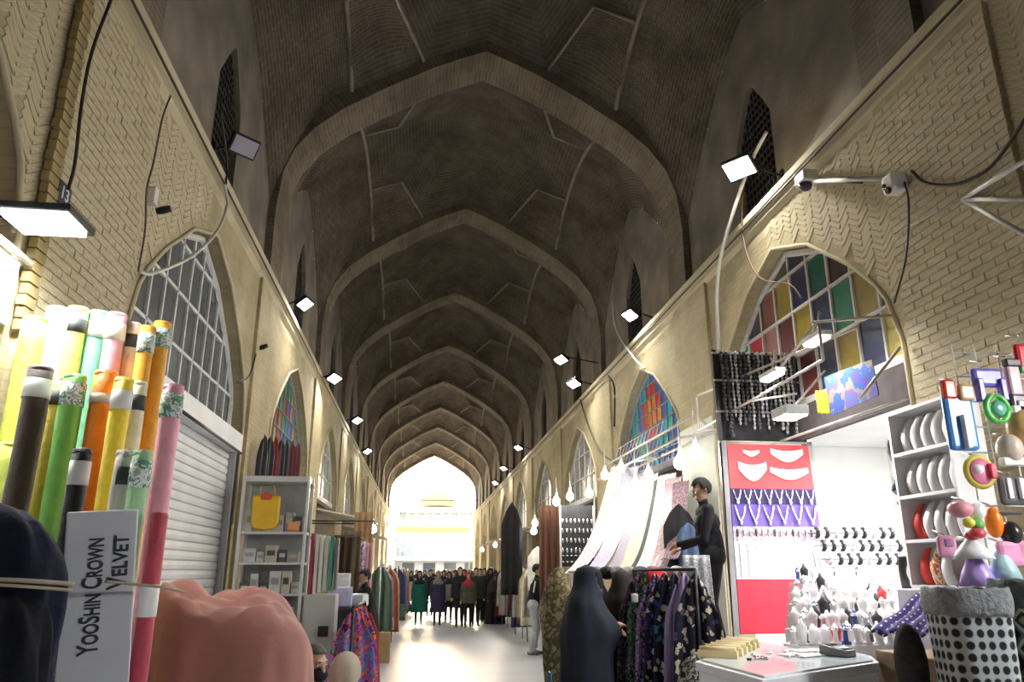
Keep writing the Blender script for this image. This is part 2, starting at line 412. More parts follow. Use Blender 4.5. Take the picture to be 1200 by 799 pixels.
# ---------- upper side walls with latticed clerestory openings
NW, NZ0, NZ1 = .55, 6.12, 8.15       # half width, sill, apex
def niche_z(t):                       # t in -1..1
    a = abs(t); return NZ1 - .75 * a ** 1.25
def upper_mesh(side):
    s = MB(); N = 44; yc = LB / 2
    ys = sorted(set([LB * i / N for i in range(N + 1)] + [yc - NW, yc + NW] + [yc + NW * k / 6 for k in range(-6, 7)]))
    for a, c in zip(ys, ys[1:]):
        mid = (a + c) / 2
        za, zc = zw(a / LB), zw(c / LB)
        if abs(mid - yc) < NW:
            na, nc = niche_z((a - yc) / NW), niche_z((c - yc) / NW)
            s.add([(0, a, na), (0, c, nc), (0, c, zc), (0, a, za)], [(0, 1, 2, 3)])
            s.add([(0, a, 5.7), (0, c, 5.7), (0, c, NZ0), (0, a, NZ0)], [(0, 1, 2, 3)])
            s.add([(0, a, na), (0, c, nc), (side * .35, c, nc), (side * .35, a, na)], [(0, 1, 2, 3)])
            s.add([(0, a, NZ0), (0, c, NZ0), (side * .35, c, NZ0), (side * .35, a, NZ0)], [(0, 1, 2, 3)])
        else:
            s.add([(0, a, 5.7), (0, c, 5.7), (0, c, zc), (0, a, za)], [(0, 1, 2, 3)])
    for y in (yc - NW, yc + NW):
        s.add([(0, y, NZ0), (side * .35, y, NZ0), (side * .35, y, niche_z(1)), (0, y, niche_z(1))], [(0, 1, 2, 3)])
    return s.mesh('upper_wall', m_upper)
m_lat = mat('dark_lattice', (.035, .03, .028), .8, var=.3)
m_back = mat('dark_glazing', (.02, .02, .022), .25, var=.2)
def lattice_mesh(side):
    s = MB(); yc = LB / 2
    for k in range(-5, 6):
        y = yc + NW * k / 5.5; s.bx(side * .07, side * .10, y - .012, y + .012, NZ0, niche_z(k / 5.5))
    z = NZ0 + .1
    while z < NZ1 - .05:
        hw = NW if z < NZ1 - .75 else NW * ((NZ1 - z) / .75) ** .8
        s.bx(side * .07, side * .10, yc - hw, yc + hw, z - .012, z + .012); z += .115
    return s.mesh('lattice', m_lat)
def pane_mesh(side):
    s = MB(); yc = LB / 2
    ol = [(yc - NW, NZ0), (yc + NW, NZ0)] + [(yc + NW * t / 6, niche_z(t / 6)) for t in range(6, -7, -1)]
    s.prism(ol, 'X', side * .15, side * .18); return s.mesh('dark_pane', m_back)
wallL = empty('wall_left', kind='structure'); wallR = empty('wall_right', kind='structure')
um = {-1: upper_mesh(-1), 1: upper_mesh(1)}; lm = {-1: lattice_mesh(-1), 1: lattice_mesh(1)}; pm = {-1: pane_mesh(-1), 1: pane_mesh(1)}
nm = 0
for y in ribs_y[:-1]:
    for sd, w, X in ((-1, wallL, UL), (1, wallR, UR)):
        inst(um[sd], 'upper_wall', w, (X, y + RDEP, 0))
        nm += 1
        e = empty('window_%d' % nm, (X, y + RDEP, 0), kind='structure')
        inst(lm[sd], 'lattice', e, (0, 0, 0)); inst(pm[sd], 'dark_pane', e, (0, 0, 0))

# ---------- cornice
for sd, w, X, U in ((-1, wallL, XL, UL), (1, wallR, XR, UR)):
    s = MB(); p = lambda o: X - sd * o
    y0, y1 = YBACK, YEND + .9
    s.prism([(X + sd * .35, 5.70), (p(.0), 5.70), (p(.05), 5.76), (p(.05), 5.83), (p(.10), 5.87), (p(.10), 5.95), (X + sd * .35, 5.98)], 'Y', y0, y1)
    s.build('cornice', m_plaster, w)

# ---------- lower walls: piers, arched bays
AP = [(0, 5.32), (.8, 5.03), (1.55, 4.47), (1.95, 4.08), (2.12, 3.8), (2.2, 3.35)]
def arch_z(t, k=1.):
    a = abs(t) / k
    if a >= 2.2: return 3.35
    for (x0, z0), (x1, z1) in zip(AP, AP[1:]):
        if x0 <= a <= x1: return z0 + (z1 - z0) * (a - x0) / (x1 - x0)
    return 3.35
baysL = [2.3 + 6.08 * k for k in range(-2, 10)]
baysR = [2.0, 8.02, 13.75] + [19.9 + 6.12 * k for k in range(0, 7)]; baysR = [-10.2, -4.1] + baysR
AHW = 2.17
DEP = .30
def lower_wall(w, sd, X, centers, name):
    bounds = [YBACK] + [(a + c) / 2 for a, c in zip(centers, centers[1:])] + [YEND + .85]
    s = MB()
    for c, a0, a1 in zip(centers, bounds, bounds[1:]):
        ys = [max(a0, -99)] + [c + AHW * k / 16 for k in range(-16, 17)] + [a1]
        for a, d in zip(ys, ys[1:]):
            mid = (a + d) / 2
            if abs(mid - c) < AHW:
                za, zd = arch_z(a - c), arch_z(d - c)
                s.add([(X, a, za), (X, d, zd), (X, d, 5.75), (X, a, 5.75)], [(0, 1, 2, 3)])
                s.add([(X, a, za), (X, d, zd), (X + sd * DEP, d, zd), (X + sd * DEP, a, za)], [(0, 1, 2, 3)])
            else:
                s.add([(X, a, 0), (X, d, 0), (X, d, 5.75), (X, a, 5.75)], [(0, 1, 2, 3)])
        for y in (c - AHW, c + AHW):
            s.add([(X, y, 0), (X + sd * DEP, y, 0), (X + sd * DEP, y, arch_z(AHW)), (X, y, arch_z(AHW))], [(0, 1, 2, 3)])
    s.build(name, m_wall, w, fixn=False)
    # shop interior shells behind each bay
    for c, a0, a1 in zip(centers, bounds, bounds[1:]):
        q = MB(); D = 2.2
        x0, x1 = X + sd * DEP, X + sd * (DEP + D)
        q.add([(x0, c - AHW, 0), (x1, c - AHW, 0), (x1, c + AHW, 0), (x0, c + AHW, 0), (x0, c - AHW, 5.4), (x1, c - AHW, 5.4), (x1, c + AHW, 5.4), (x0, c + AHW, 5.4)],
              [(0, 1, 5, 4), (1, 2, 6, 5), (2, 3, 7, 6), (4, 5, 6, 7)])
        q.build('shop_lining', m_shop_white if (c in BRIGHT) else m_shop, w, fixn=False)
    return bounds
m_shop = mat('shop_lining_paint', (.42, .38, .31), .9, var=.15, vs_=2)
m_shop_white = mat('shop_lining_white', (.86, .86, .84), .8, var=.04, vs_=2)
BRIGHT = {baysR[3], baysL[2]}
lower_wall(wallL, -1, XL, baysL, 'brick_face')
lower_wall(wallR, 1, XR, baysR, 'brick_face')

# ---------- raised arch trim + pier pilasters
for w, sd, X, cs in ((wallL, -1, XL, baysL), (wallR, 1, XR, baysR)):
    for i, c in enumerate(cs):
        s = MB(); pts = [(X - sd * .01, c - AHW, 2.2)] + [(X - sd * .01, c + AHW * k / 16, arch_z(AHW * k / 16)) for k in range(-16, 17)] + [(X - sd * .01, c + AHW, 2.2)]
        s.tube(pts, .022, 6); s.build('arch_moulding', m_plaster, w)
    bd = [(a + c) / 2 for a, c in zip(cs, cs[1:])]
    for y in bd:
        hw = .72
        s = MB(); s.bx(X, X - sd * .045, y - hw, y + hw, 0, 5.72)
        s.build('pilaster', m_wall, w)

s = MB(); s.bx(-8, 9, YBACK - .3, YBACK, 0, 12); s.build('wall_light_block', m_upper, kind='structure')  # added unseen wall, keeps daylight out behind the camera
# ================================================================== BRICKS laid singly on the near piers and spandrels
def brick_field(wall, sd, X, cells, limit=300):
    """cells: (y, z, angle, length, height); the nearest ones are pieces, the rest one joined course work"""
    me = MB().box((0, 0, 0), (.020, 1, 1)).mesh('brick', m_brick)
    cells = sorted(cells, key=lambda c: (c[0] ** 2 + (X) ** 2 + (c[1] - 1.6) ** 2))
    rest = MB()
    for i, (y, z, a, L, h) in enumerate(cells):
        dx = random.uniform(-.003, .003)
        if i < limit:
            o = inst(me, 'brick', wall, (X + sd * .003 + dx, y, z), (a, 0, 0), (1, L, h))
        else:
            rest.box((X + sd * .003 + dx, y, z), (.020, L, h), Matrix.Rotation(a, 3, 'X'))
    if rest.v: rest.build('brickwork', m_brick, wall, kind='stuff', fixn=False)
def courses(y0, y1, z0, z1, L=.235, h=.060, pitch=.067):
    out = []; r = 0; z = z0 + h / 2
    while z < z1 - h / 2:
        y = y0 - (L / 2 if r % 2 else 0)
        while y < y1 - .02:
            a, c = max(y, y0), min(y + L - .009, y1)
            if c - a > .05: out.append(((a + c) / 2, z, random.uniform(-.012, .012), c - a, h * random.uniform(.9, 1.05)))
            y += L
        z += pitch; r += 1
    return out
def herring(y0, y1, z0, z1, keep, L=.20, h=.05, pitch=.066):
    out = []; cw = L * .80; k = 0; y = y0
    while y < y1 - cw * .4:
        a = (.62 if k % 2 else -.62); z = z0
        while z < z1:
            if keep(y + cw / 2, z): out.append((y + cw / 2, z, a, L, h))
            z += pitch
        y += cw; k += 1
    return out
cl = baysL[2]; crr = baysR[2]
pl = [(a + c) / 2 for a, c in zip(baysL, baysL[1:])]; pr = [(a + c) / 2 for a, c in zip(baysR, baysR[1:])]
keepL = lambda y, z: z > max(arch_z(y - baysL[3]), arch_z(y - baysL[2])) + .13
keepR = lambda y, z: z > max(arch_z(y - baysR[3]), arch_z(y - baysR[2])) + .13
# right: coursed pier, herringbone spandrels either side
yr = pr[2]
brick_field(wallR, 1, XR - .045, courses(yr - .72, yr + .72, 2.3, 5.7))
brick_field(wallR, 1, XR, herring(3.0, yr - .73, 3.6, 5.66, keepR) + herring(yr + .75, 8.2, 4.0, 5.66, keepR), 300)
yl = pl[2]
brick_field(wallL, -1, XL + .045, courses(yl - .72, yl + .72, 2.3, 5.7))
brick_field(wallL, -1, XL, herring(3.3, yl - .73, 3.6, 5.66, keepL) + herring(yl + .75, 8.0, 4.0, 5.66, keepL), 300)
# toothed edge of the near left pilaster, side-face shade painted as darker brick
m_tooth = mat('edge_shade_brick', (.33, .26, .12), .95, var=.25, vs_=4)
s = MB(); z = 3.0
tooth = MB().box((0, 0, 0), (.05, .13, .062)).mesh('brick', m_tooth)
while z < 5.66:
    inst(tooth, 'brick', wallL, (XL + .05, yl - .72 + random.uniform(-.01, .012), z)); z += .075

# ================================================================== STAINED / LATTICED ARCH WINDOWS
m_white_frame = mat('white_window_frame', (.70, .72, .72), .55, var=.08)
m_grey_frame = mat('pale_window_frame', (.58, .57, .54), .6, var=.1)
GL = {}
m_paint = mat('pale_wall_paint', (.66, .68, .60), .8, var=.06, vs_=2)
s = MB(); s.bx(XR - .066, XR - .03, pr[3] - .70, pr[3] + .70, 0, 3.72); s.build('painted_dado', m_paint, wallR)
m_lead = mat('leaded_frame', (.26, .27, .30), .6, var=.1)
def glass(c):
    k = tuple(round(x, 3) for x in c)
    if k not in GL: GL[k] = mat('glass_%02d' % len(GL), c, .22, var=.15, vs_=5, spec=.5)
    return GL[k]
def tympanum(idx, sd, X, c, zs, ncol, colf, fm, bar=.028, sill=.09, hw=2.08):
    e = empty('window_%d' % idx, kind='structure'); xp = X + sd * .17
    # outer frame following the arch
    s = MB(); pts = [(xp, c - hw, zs[0])] + [(xp, c + hw * k / 20, arch_z(hw * k / 20) - .05) for k in range(-20, 21)] + [(xp, c + hw, zs[0])]
    s.tube(pts, .045, 6, smooth=False); s.build('window_frame', fm, e)
    s = MB(); s.bx(xp - .08, xp + .08, c - hw, c + hw, zs[0] - sill, zs[0] + .03); s.build('window_sill', fm, e)
    ys = [c - hw + 2 * hw * i / ncol for i in range(ncol + 1)]
    for y in ys[1:-1]:
        zt = arch_z(y - c) - .03
        if zt > zs[0] + .05: s = MB(); s.bx(xp - .015, xp + .02, y - bar / 2, y + bar / 2, zs[0], zt); s.build('mullion', fm, e)
    for z in zs[1:]:
        k = [t for t in np.linspace(-hw, hw, 81) if arch_z(t) - .03 > z]
        if k: s = MB(); s.bx(xp - .02, xp + .02, c + k[0], c + k[-1], z - bar / 2, z + bar / 2); s.build('glazing_bar', fm, e)
    for j, (z0, z1) in enumerate(zip(zs, zs[1:] + [5.6])):
        for i, (y0, y1) in enumerate(zip(ys, ys[1:])):
            top = [(y, min(z1, arch_z(y - c) - .04)) for y in np.linspace(y0, y1, 5)]
            if max(t[1] for t in top) < z0 + .04: continue
            top = [(float(y), float(max(z, z0 + .002))) for y, z in top]
            s = MB(); s.prism([(y0, z0), (y1, z0)] + top[::-1], 'X', xp + sd * .01, xp + sd * .022)
            s.build('pane', glass(colf(i, j, y0 - c, z0)), e)
wn = 100
grey = lambda i, j, y, z: random.choice([(.10, .115, .12), (.13, .14, .145), (.09, .10, .105)])
rows = [3.42, 3.86, 4.42, 4.95]
tympanum(40, -1, XL, baysL[3], rows, 11, grey, m_white_frame, bar=.035)
palR = [[(.55, .50, .05), (.02, .09, .42), (.02, .30, .16), (.48, .03, .04), (.50, .44, .06), (.20, .06, .06), (.06, .07, .10), (.36, .27, .06), (.05, .06, .12), (.42, .34, .08)],
        [(.05, .20, .50), (.02, .33, .20), (.46, .03, .05), (.34, .17, .14), (.13, .04, .04), (.40, .31, .05), (.04, .05, .10), (.04, .20, .12), (.30, .24, .07), (.10, .11, .10)],
        [(.05, .28, .18), (.02, .14, .10), (.07, .07, .10), (.22, .08, .07), (.34, .24, .05), (.03, .04, .09), (.03, .13, .09), (.07, .05, .05), (.2, .1, .05), (.1, .1, .1)],
        [(.03, .10, .08), (.08, .10, .10), (.20, .07, .06), (.05, .06, .07), (.10, .09, .05), (.03, .04, .06), (.3, .2, .05), (.1, .05, .05), (.1, .1, .1), (.1, .1, .1)]]
tympanum(41, 1, XR, baysR[3], [3.42, 3.98, 4.52, 5.0], 10, lambda i, j, y, z: palR[j][9 - i], m_grey_frame, bar=.03)
def rainbow(i, j, y, z):
    d = abs(y + .18) * 1.2 + abs(z - 4.35) * 1.5
    k = int(d / .34 + (i + j) % 2 * .5)
    return [(.80, .55, .03), (.75, .23, .02), (.62, .05, .04), (.08, .16, .48), (.02, .38, .58), (.03, .45, .33), (.05, .12, .4)][min(k, 6)]
tympanum(42, 1, XR, baysR[4], [3.42 + .27 * k for k in range(7)], 14, rainbow, m_lead, bar=.012)
def rainbow2(i, j, y, z):
    return [(.20, .14, .45), (.10, .18, .48), (.55, .30, .10), (.08, .34, .14), (.05, .24, .42), (.45, .12, .08), (.5, .42, .08)][(i * 2 + j * 3 + (i * j) % 3) % 7]
tympanum(43, -1, XL, baysL[4], [3.42 + .33 * k for k in range(6)], 11, rainbow2, m_lead, bar=.012)
orange0 = lambda i, j, y, z: [(.36, .12, .05), (.06, .11, .22), (.20, .05, .06)][(i + 2 * j) % 3] if i > 6 else (.1, .1, .12)
tympanum(44, -1, XL, baysL[2], [3.42, 3.95, 4.5, 5.0], 9, orange0, m_grey_frame, bar=.04)
tympanum(45, 1, XR, baysR[2], [3.42, 3.95, 4.5, 5.0], 9, lambda i, j, y, z: (.45, .47, .52), m_white_frame, bar=.04)
for k in range(5, 9):
    tympanum(41 + k, -1, XL, baysL[k], [3.42, 4.0, 4.6], 6, lambda i, j, y, z: (.38, .38, .36), m_white_frame, bar=.03)
    tympanum(51 + k, 1, XR, baysR[k], [3.42, 4.0, 4.6], 6, lambda i, j, y, z: random.choice([(.42, .42, .42), (.3, .3, .3)]), m_white_frame, bar=.03)

# ================================================================== LAMPS
m_black = mat('black_metal', (.02, .02, .022), .45, .3, var=.1)
m_steel = mat('grey_steel', (.42, .42, .43), .4, .6, var=.1)
m_whitep = mat('white_plastic', (.80, .80, .80), .4, var=.04)
m_led = mat('led_white', (.9, .9, .9), .3, emit=(1, .97, .92), es=25, var=0)
m_ledoff = mat('led_off', (.42, .40, .50), .2, var=.05)
m_bulb = mat('bulb_glow', (.9, .9, .9), .3, emit=(1, .96, .90), es=30, var=0)
m_warmb = mat('bulb_warm', (.9, .8, .6), .3, emit=(1, .80, .5), es=25, var=0)
def floodlight(at, wallx, label, watt=260, aim=(0, 0, -1), size=(.30, .20), lit=True, sd=1, col=(1, .93, .82)):
    """at: centre of the lit face; wallx: where its arm meets the wall"""
    e = empty('floodlight', at, label=label, cat='lamp', group='floodlights along the cornice'); aim = Vector(aim).normalized()
    q = aim.to_track_quat('-Z', 'Y').to_matrix()
    s = MB(); s.box(-aim * .045, (size[0] + .05, size[1] + .05, .07), q); s.build('housing', m_black, e, bevel=.008)
    s = MB(); s.box(-aim * .004, (size[0], size[1], .014), q); s.build('lit_panel' if lit else 'panel', m_led if lit else m_ledoff, e)
    s = MB(); a = Vector((wallx - at[0], 0, -.06)); s.tube([-aim * .06, -aim * .10 + Vector((sd * .06, 0, .02)), a], .016, 6); s.build('arm', m_black, e)
    s = MB(); s.box(a, (.05, .10, .14)); s.build('bracket', m_black, e)
    if lit: alight('flood_beam', aim * .02, aim, watt, size[0], size[1], col, e)
    return e
aR = (-.55, -.15, -.8); aL = (.55, -.15, -.8)
p = onX(866, 198, 3.80); floodlight(p, UR, 'large lit floodlight beside the dark lattice window above the jewellery stall', 420, (-.45, -.35, -.8), (.34, .24))
p = onX(738, 370, 3.80); floodlight(p, UR, 'lit floodlight on the right cornice above the rainbow window', 320, aR)
p = onX(657, 422, 3.30); floodlight(p, UR, 'lit floodlight on a long black arm, upper of a close pair', 260, aR, (.42, .2))
p = onX(672, 450, 3.60); floodlight(p, UR, 'lit floodlight just below the long-armed one on the right cornice', 220, aR, (.42, .2))
p = onX(287, 172, -2.25); floodlight(p, UL, 'unlit floodlight beside the tall dark lattice window on the left', 0, (.5, -.55, -.6), (.30, .20), False, -1)
p = onX(358, 357, -2.2); floodlight(p, UL, 'lit floodlight above the display cabinet, nearest lit one on the left cornice', 320, aL, (.30, .20), True, -1)
for px, py, nm_ in ((392, 444, 'second lit floodlight along the left cornice'), (419, 493, 'third lit floodlight along the left cornice'), (431, 529, 'fourth lit floodlight along the left cornice')):
    floodlight(onX(px, py, -2.1), UL, nm_, 300, aL, (.45, .2), True, -1)
for px, py, nm_ in ((607, 525, 'third lit floodlight beyond the long-armed pair'), (590, 549, 'fourth lit floodlight beyond the long-armed pair'), (580, 566, 'farthest lit floodlight on the right cornice')):
    floodlight(onX(px, py, 3.75), UR, nm_, 300, aR, (.45, .2))

# shop lamp over the near left stall
p = onX(52, 262, -2.12)
e = empty('shop_lamp', p, label='wide black flat lamp with bright panel under the stained window at left edge', cat='lamp')
s = MB(); s.box((0, 0, .03), (.40, .34, .045)); s.build('housing', m_black, e, bevel=.01)
s = MB(); s.box((0, 0, -.002), (.33, .27, .02)); s.build('lit_panel', m_led, e)
s = MB(); s.bar((-.2, 0, .03), (XL - p.x, -.05, .02), .03); s.bar((-.2, .1, .03), (XL - p.x, .12, .16), .02); s.build('arm', m_black, e)
alight('shop_lamp_light', (0, 0, -.03), (-.25, -.05, -1), 190, .33, .26, (1, .98, .95), e)

def bulb(at, label, watt=90, r=.055, warm=False, drop=.25, cat='bulb', group='hanging bulbs'):
    e = empty('hanging_bulb', at, label=label, cat='bulb', group=group)
    s = MB(); s.lathe([(.02, r * 1.5), (r * .55, r * 1.05), (r * .9, r * .5), (r, 0), (r * .85, -r * .55), (r * .45, -r * .9), (.005, -r)], n=16); s.build('globe', m_warmb if warm else m_bulb, e)
    s = MB(); s.lathe([(.022, r * 1.5), (.024, r * 2.4), (.012, r * 2.8)], n=10); s.tube([(0, 0, r * 2.7), (0, .004, r * 2.7 + drop)], .005, 5); s.build('socket', m_whitep, e)
    plight('bulb_light', (0, 0, -r * 1.3), watt, (1, .78, .5) if warm else (1, .94, .86), r, e)
    return e
# ---------- cables, pipes and wall devices
def cable(pts, r, m, label, name='cable', n=6):
    P = curve_pts(pts, n); o = Vector(P[0]); s = MB(); s.tube([p - o for p in P], r, 6)
    return s.build(name, m, loc=o, label=label, cat='cable')
m_cable = mat('black_cable', (.03, .027, .022), .6, var=.1); m_cableg = mat('grey_cable', (.55, .55, .53), .6, var=.1); m_cableb = mat('brown_cable', (.12, .08, .06), .6)
xl = XL + .12; xr = XR - .11
cable([onX(130, 0, xl), onX(108, 60, xl), onX(96, 120, xl), onX(88, 190, xl), onX(80, 222, xl)], .011, m_cable, 'black cable hanging down the left wall to the number plate')
cable([onX(200, 112, xl), onX(190, 140, xl), onX(180, 190, xl), onX(172, 222, xl), onX(170, 270, xl), onX(162, 318, xl)], .008, m_cableb, 'thin brown wire down the left wall past the small sensor')
cable([onX(263, 215, xl), onX(266, 240, xl), onX(255, 270, xl), onX(225, 300, xl), onX(180, 320, xl), onX(163, 318, xl)], .017, m_cableg, 'grey cable sagging across the lattice window on the left')
cable([onX(258, 128, xl + .1), onX(266, 190, xl), onX(264, 222, xl)], .012, m_cable, 'black cable running down from the unlit floodlight')
cable([(XL + .115, 3.2, 5.80), (XL + .115, 12, 5.80), (XL + .115, 30, 5.80), (XL + .115, 58, 5.80)], .013, m_cable, 'black cable running along the left cornice')
cable([(XR - .115, 3.2, 5.80), (XR - .115, 12, 5.80), (XR - .115, 30, 5.80), (XR - .115, 58, 5.80)], .013, m_cable, 'black cable running along the right cornice')
cable([onX(898, 155, 4.0), onX(880, 190, xr), onX(862, 240, xr - .1), onX(845, 300, xr - .15), onX(840, 350, xr - .15), onX(843, 410, xr - .1)], .026, m_cableg, 'thick pale conduit dropping from the large floodlight to the necklace panel')
cable([onX(871, 205, xr), onX(870, 270, xr), onX(880, 310, xr), onX(895, 328, xr), onX(925, 333, xr), onX(940, 350, xr)], .009, m_cableb, 'thin brown cable looping over the corner of the stained window')
cable([onX(1068, 200, xr), onX(1085, 214, xr), onX(1120, 216, xr), onX(1155, 200, xr), onX(1180, 172, xr), onX(1204, 135, xr)], .013, m_cable, 'black cable looping right from the white wall camera')
cable([onX(1060, 213, xr), onX(1065, 240, xr), onX(1062, 300, xr), onX(1048, 355, xr)], .008, m_cable, 'thin black wire below the white wall camera')
cable([onX(718, 352, 3.9), onX(722, 385, 3.9), onX(742, 418, 4.0), onX(756, 432, 4.05)], .022, m_cableg, 'grey conduit running down to the rainbow window tip')
cable([onX(713, 440, 4.0), onX(720, 455, 4.0), onX(720, 500, 4.0)], .022, m_cable, 'short black cable with plug hanging on the right wall')
cable([onX(680, 468, 4.0), onX(690, 500, 4.0), onX(705, 530, 3.9), onX(730, 548, 3.8)], .02, m_cable, 'black cable running down behind the scarf frame')
cable([onX(278, 448, xl), onX(292, 440, xl), onX(300, 415, xl)], .010, m_cable, 'short black wire beside the corner of the lattice window')
# number plate
p = onX(72, 228, XL + .05)
e = empty('number_plate', p, label='small dark blue house number plate on the left wall', cat='sign')
s = MB(); s.box((.01, 0, 0), (.02, .17, .15)); s.build('plate', mat('navy_enamel', (.015, .02, .05), .35), e)
def text(body, size, m, parent, loc, rot, name='lettering', caps=False, align='CENTER', ext=.001, sx=1.):
    cu = bpy.data.curves.new(name, 'FONT'); cu.body = body; cu.size = size; cu.align_x = align; cu.align_y = 'CENTER'; cu.extrude = ext; cu.small_caps_scale = .76; cu.offset = size * .022
    if caps:
        for i, ch in enumerate(body):
            if ch.islower(): cu.body_format[i].use_small_caps = True
    o = bpy.data.objects.new(name, cu); COL.objects.link(o); dg = bpy.context.evaluated_depsgraph_get(); dg.update()
    me = bpy.data.meshes.new_from_object(o.evaluated_get(dg)); bpy.data.objects.remove(o)
    me.materials.clear(); me.materials.append(m); q = bpy.data.objects.new(name, me); COL.objects.link(q); q.parent = parent; q.location = loc; q.rotation_euler = rot; q.scale = (sx, 1, 1); return q
text('13', .12, mat('pale_enamel', (.62, .64, .70), .4), e, (.022, 0, 0), (PI / 2, 0, PI / 2))
# small sensor on the left wall
p = onX(172, 233, XL)
e = empty('wall_sensor', p, label='small white wall sensor with a dark camera head on the left wall', cat='camera')
s = MB(); s.box((.04, 0, .03), (.08, .09, .16)); s.build('body', m_whitep, e, bevel=.01)
s = MB(); s.lathe([(.03, 0), (.034, .05), (.03, .12)], (.07, .07, -.08), rot=Matrix.Rotation(1.3, 3, 'Y')); s.build('camera_head', m_black, e)
p = onX(301, 408, XL)
e = empty('wall_sensor', p, label='small dark camera on the left pier beside the lattice window', cat='camera')
s = MB(); s.lathe([(.03, 0), (.036, .05), (.03, .13)], (.03, 0, 0), rot=Matrix.Rotation(1.2, 3, 'Y')); s.build('camera_head', m_black, e)
s = MB(); s.box((.015, 0, .04), (.03, .07, .1)); s.build('base_plate', m_whitep, e)
# camera pipe on the right wall
a = onX(955, 212, XR - .16); c = onX(1038, 209, XR - .16)
e = empty('camera_pipe', a, label='pale pipe joining two white cameras under the right cornice', cat='pipe')
s = MB(); s.tube([(0, 0, 0), c - a], .022, 8); s.build('pipe', m_cableg, e)
s = MB(); s.box((.08, (c - a).y * .5, (c - a).z * .5), (.16, .03, .05)); s.build('clip', m_black, e)
p = onX(941, 211, XR - .16)
e = empty('dome_camera', p, label='white dome camera with dark lens at the far end of the pipe', cat='camera')
s = MB(); s.box((.04, 0, .02), (.17, .22, .13)); s.build('body', m_whitep, e, bevel=.02)
s = MB(); s.lathe([(.07, 0), (.068, -.03), (.05, -.065), (.01, -.085)], (.02, 0, -.045), n=16); s.build('dome', mat('smoked_dome', (.06, .05, .09), .1), e)
s = MB(); s.box((.13, 0, 0), (.08, .08, .08)); s.build('bracket', m_whitep, e)
p = onX(1045, 215, XR - .16)
e = empty('bullet_camera', p, label='white wall camera with two black lenses at the near end of the pipe', cat='camera')
s = MB(); s.box((.03, 0, 0), (.15, .16, .17)); s.build('body', m_whitep, e, bevel=.025)
for dy, dz, r in ((.03, -.01, .018), (-.015, -.075, .03), (.02, -.045, .008)):
    s = MB(); s.lathe([(r, 0), (r, .02), (r * .6, .025)], (-.045, dy, dz), rot=Matrix.Rotation(-PI / 2 - .3, 3, 'Y'), n=12); s.build('lens', m_black, e)
s = MB(); s.box((.13, 0, 0), (.06, .06, .06)); s.build('bracket', m_whitep, e)
# tripod of pale bars at the right edge
p = onX(1128, 234, XR - .05)
e = empty('awning_bracket', p, label='pale metal awning bracket of three bars at the right edge', cat='bracket')
for q in ((1204, 186), (1204, 233), (1204, 276)):
    s = MB(); s.tube([(0, 0, 0), onX(q[0], q[1], XR - .55) - p], .017, 6); s.build('bar', m_cableg, e)
s = MB(); s.tube([(0, 0, 0), onX(1060, 268, XR - .05) - p], .008, 6); s.build('guy_wire', m_cableg, e)
# ================================================================== LEFT SIDE
m_stone = mat('grey_stone', (.36, .35, .33), .9, var=.15, vs_=3, bump=.3)
b = MB(); b.bx(XL + .02, -1.42, 3.95, 12.0, 0, .80); b.build('trim_1', m_stone, kind='structure')
b = MB(); b.bx(2.95, XR - .02, 4.3, 16.0, 0, .80); b.build('trim_2', m_stone, kind='structure')
m_wood = mat('worn_wood', (.26, .17, .10), .7, var=.25, vs_=5)
e = empty('wooden_bench', (-1.735, 3.60, 0), label='worn wooden bench under the standing fabric rolls', cat='bench')
s = MB(); s.box((0, 0, .74), (1.23, .64, .06)); s.build('top', m_wood, e)
for x in (-.52, .52):
    for y in (-.26, .26): s = MB(); s.box((x, y, .355), (.07, .07, .71)); s.build('leg', m_wood, e)

# ---------- roller shutter of the shop behind the rolls
m_shut = mat('white_shutter', (.80, .82, .83), .45, var=.06, vs_=2)
y0, y1 = baysL[3] - 2.1, baysL[3] + 2.12; xs = XL - .12
e = empty('door_1', (xs, y0, 0), kind='structure')
slat = MB(); slat.prism([(0, 0), (.018, .012), (.022, .05), (.012, .092), (0, .098)], 'Y', 0, y1 - y0 - .12); slm = slat.mesh('slat', m_shut)
z = .82
while z < 3.12: inst(slm, 'slat', e, (0, .06, z)); z += .1
s = MB(); s.bx(-.02, .10, 0, .07, .8, 3.2); s.build('side_rail', m_steel, e)
s = MB(); s.bx(-.02, .10, y1 - y0 - .07, y1 - y0, .8, 3.2); s.build('side_rail', m_steel, e)
s = MB(); s.bx(-.02, .16, 0, y1 - y0, 3.12, 3.36); s.build('shutter_box', m_shut, e, bevel=.01)
s = MB(); s.tube([(.18, .3, 3.14), (.18, y1 - y0 - .1, 3.10)], .018, 6); s.build('rail_pipe', m_black, e)
s = MB(); s.bx(-.02, .03, 0, y1 - y0, .0, .82); s.build('threshold', m_stone, e)
# ---------- white shop front of the near left bay
e = empty('door_2', (XL, baysL[2], 0), kind='structure')
m_signw = mat('white_sign_board', (.85, .86, .85), .5, var=.03)
s = MB(); s.bx(-.05, .06, -1.9, 2.15, 2.95, 3.34); s.build('fascia', m_signw, e)
for y in (-1.0, .0, 1.0, 1.95): s = MB(); s.bx(-.06, .02, y - .035, y + .035, .8, 2.95); s.build('door_post', m_whitep, e)
for k in range(3):
    s = MB(); s.bx(-.05, -.03, -1.0 + k + .04, -1.0 + k + .93, .8, 2.95); s.build('door_leaf', mat('white_door_panel', (.80, .81, .80), .4, var=.03), e)
s = MB(); s.tube([(.09, -1.9, 3.36), (.09, 2.2, 3.36)], .022, 6); s.build('awning_pipe', m_whitep, e)
for y in (1.2, 1.75): s = MB(); s.box((.03, y, 2.90), (.05, .05, .12)); s.build('shutter_lock', m_black, e)

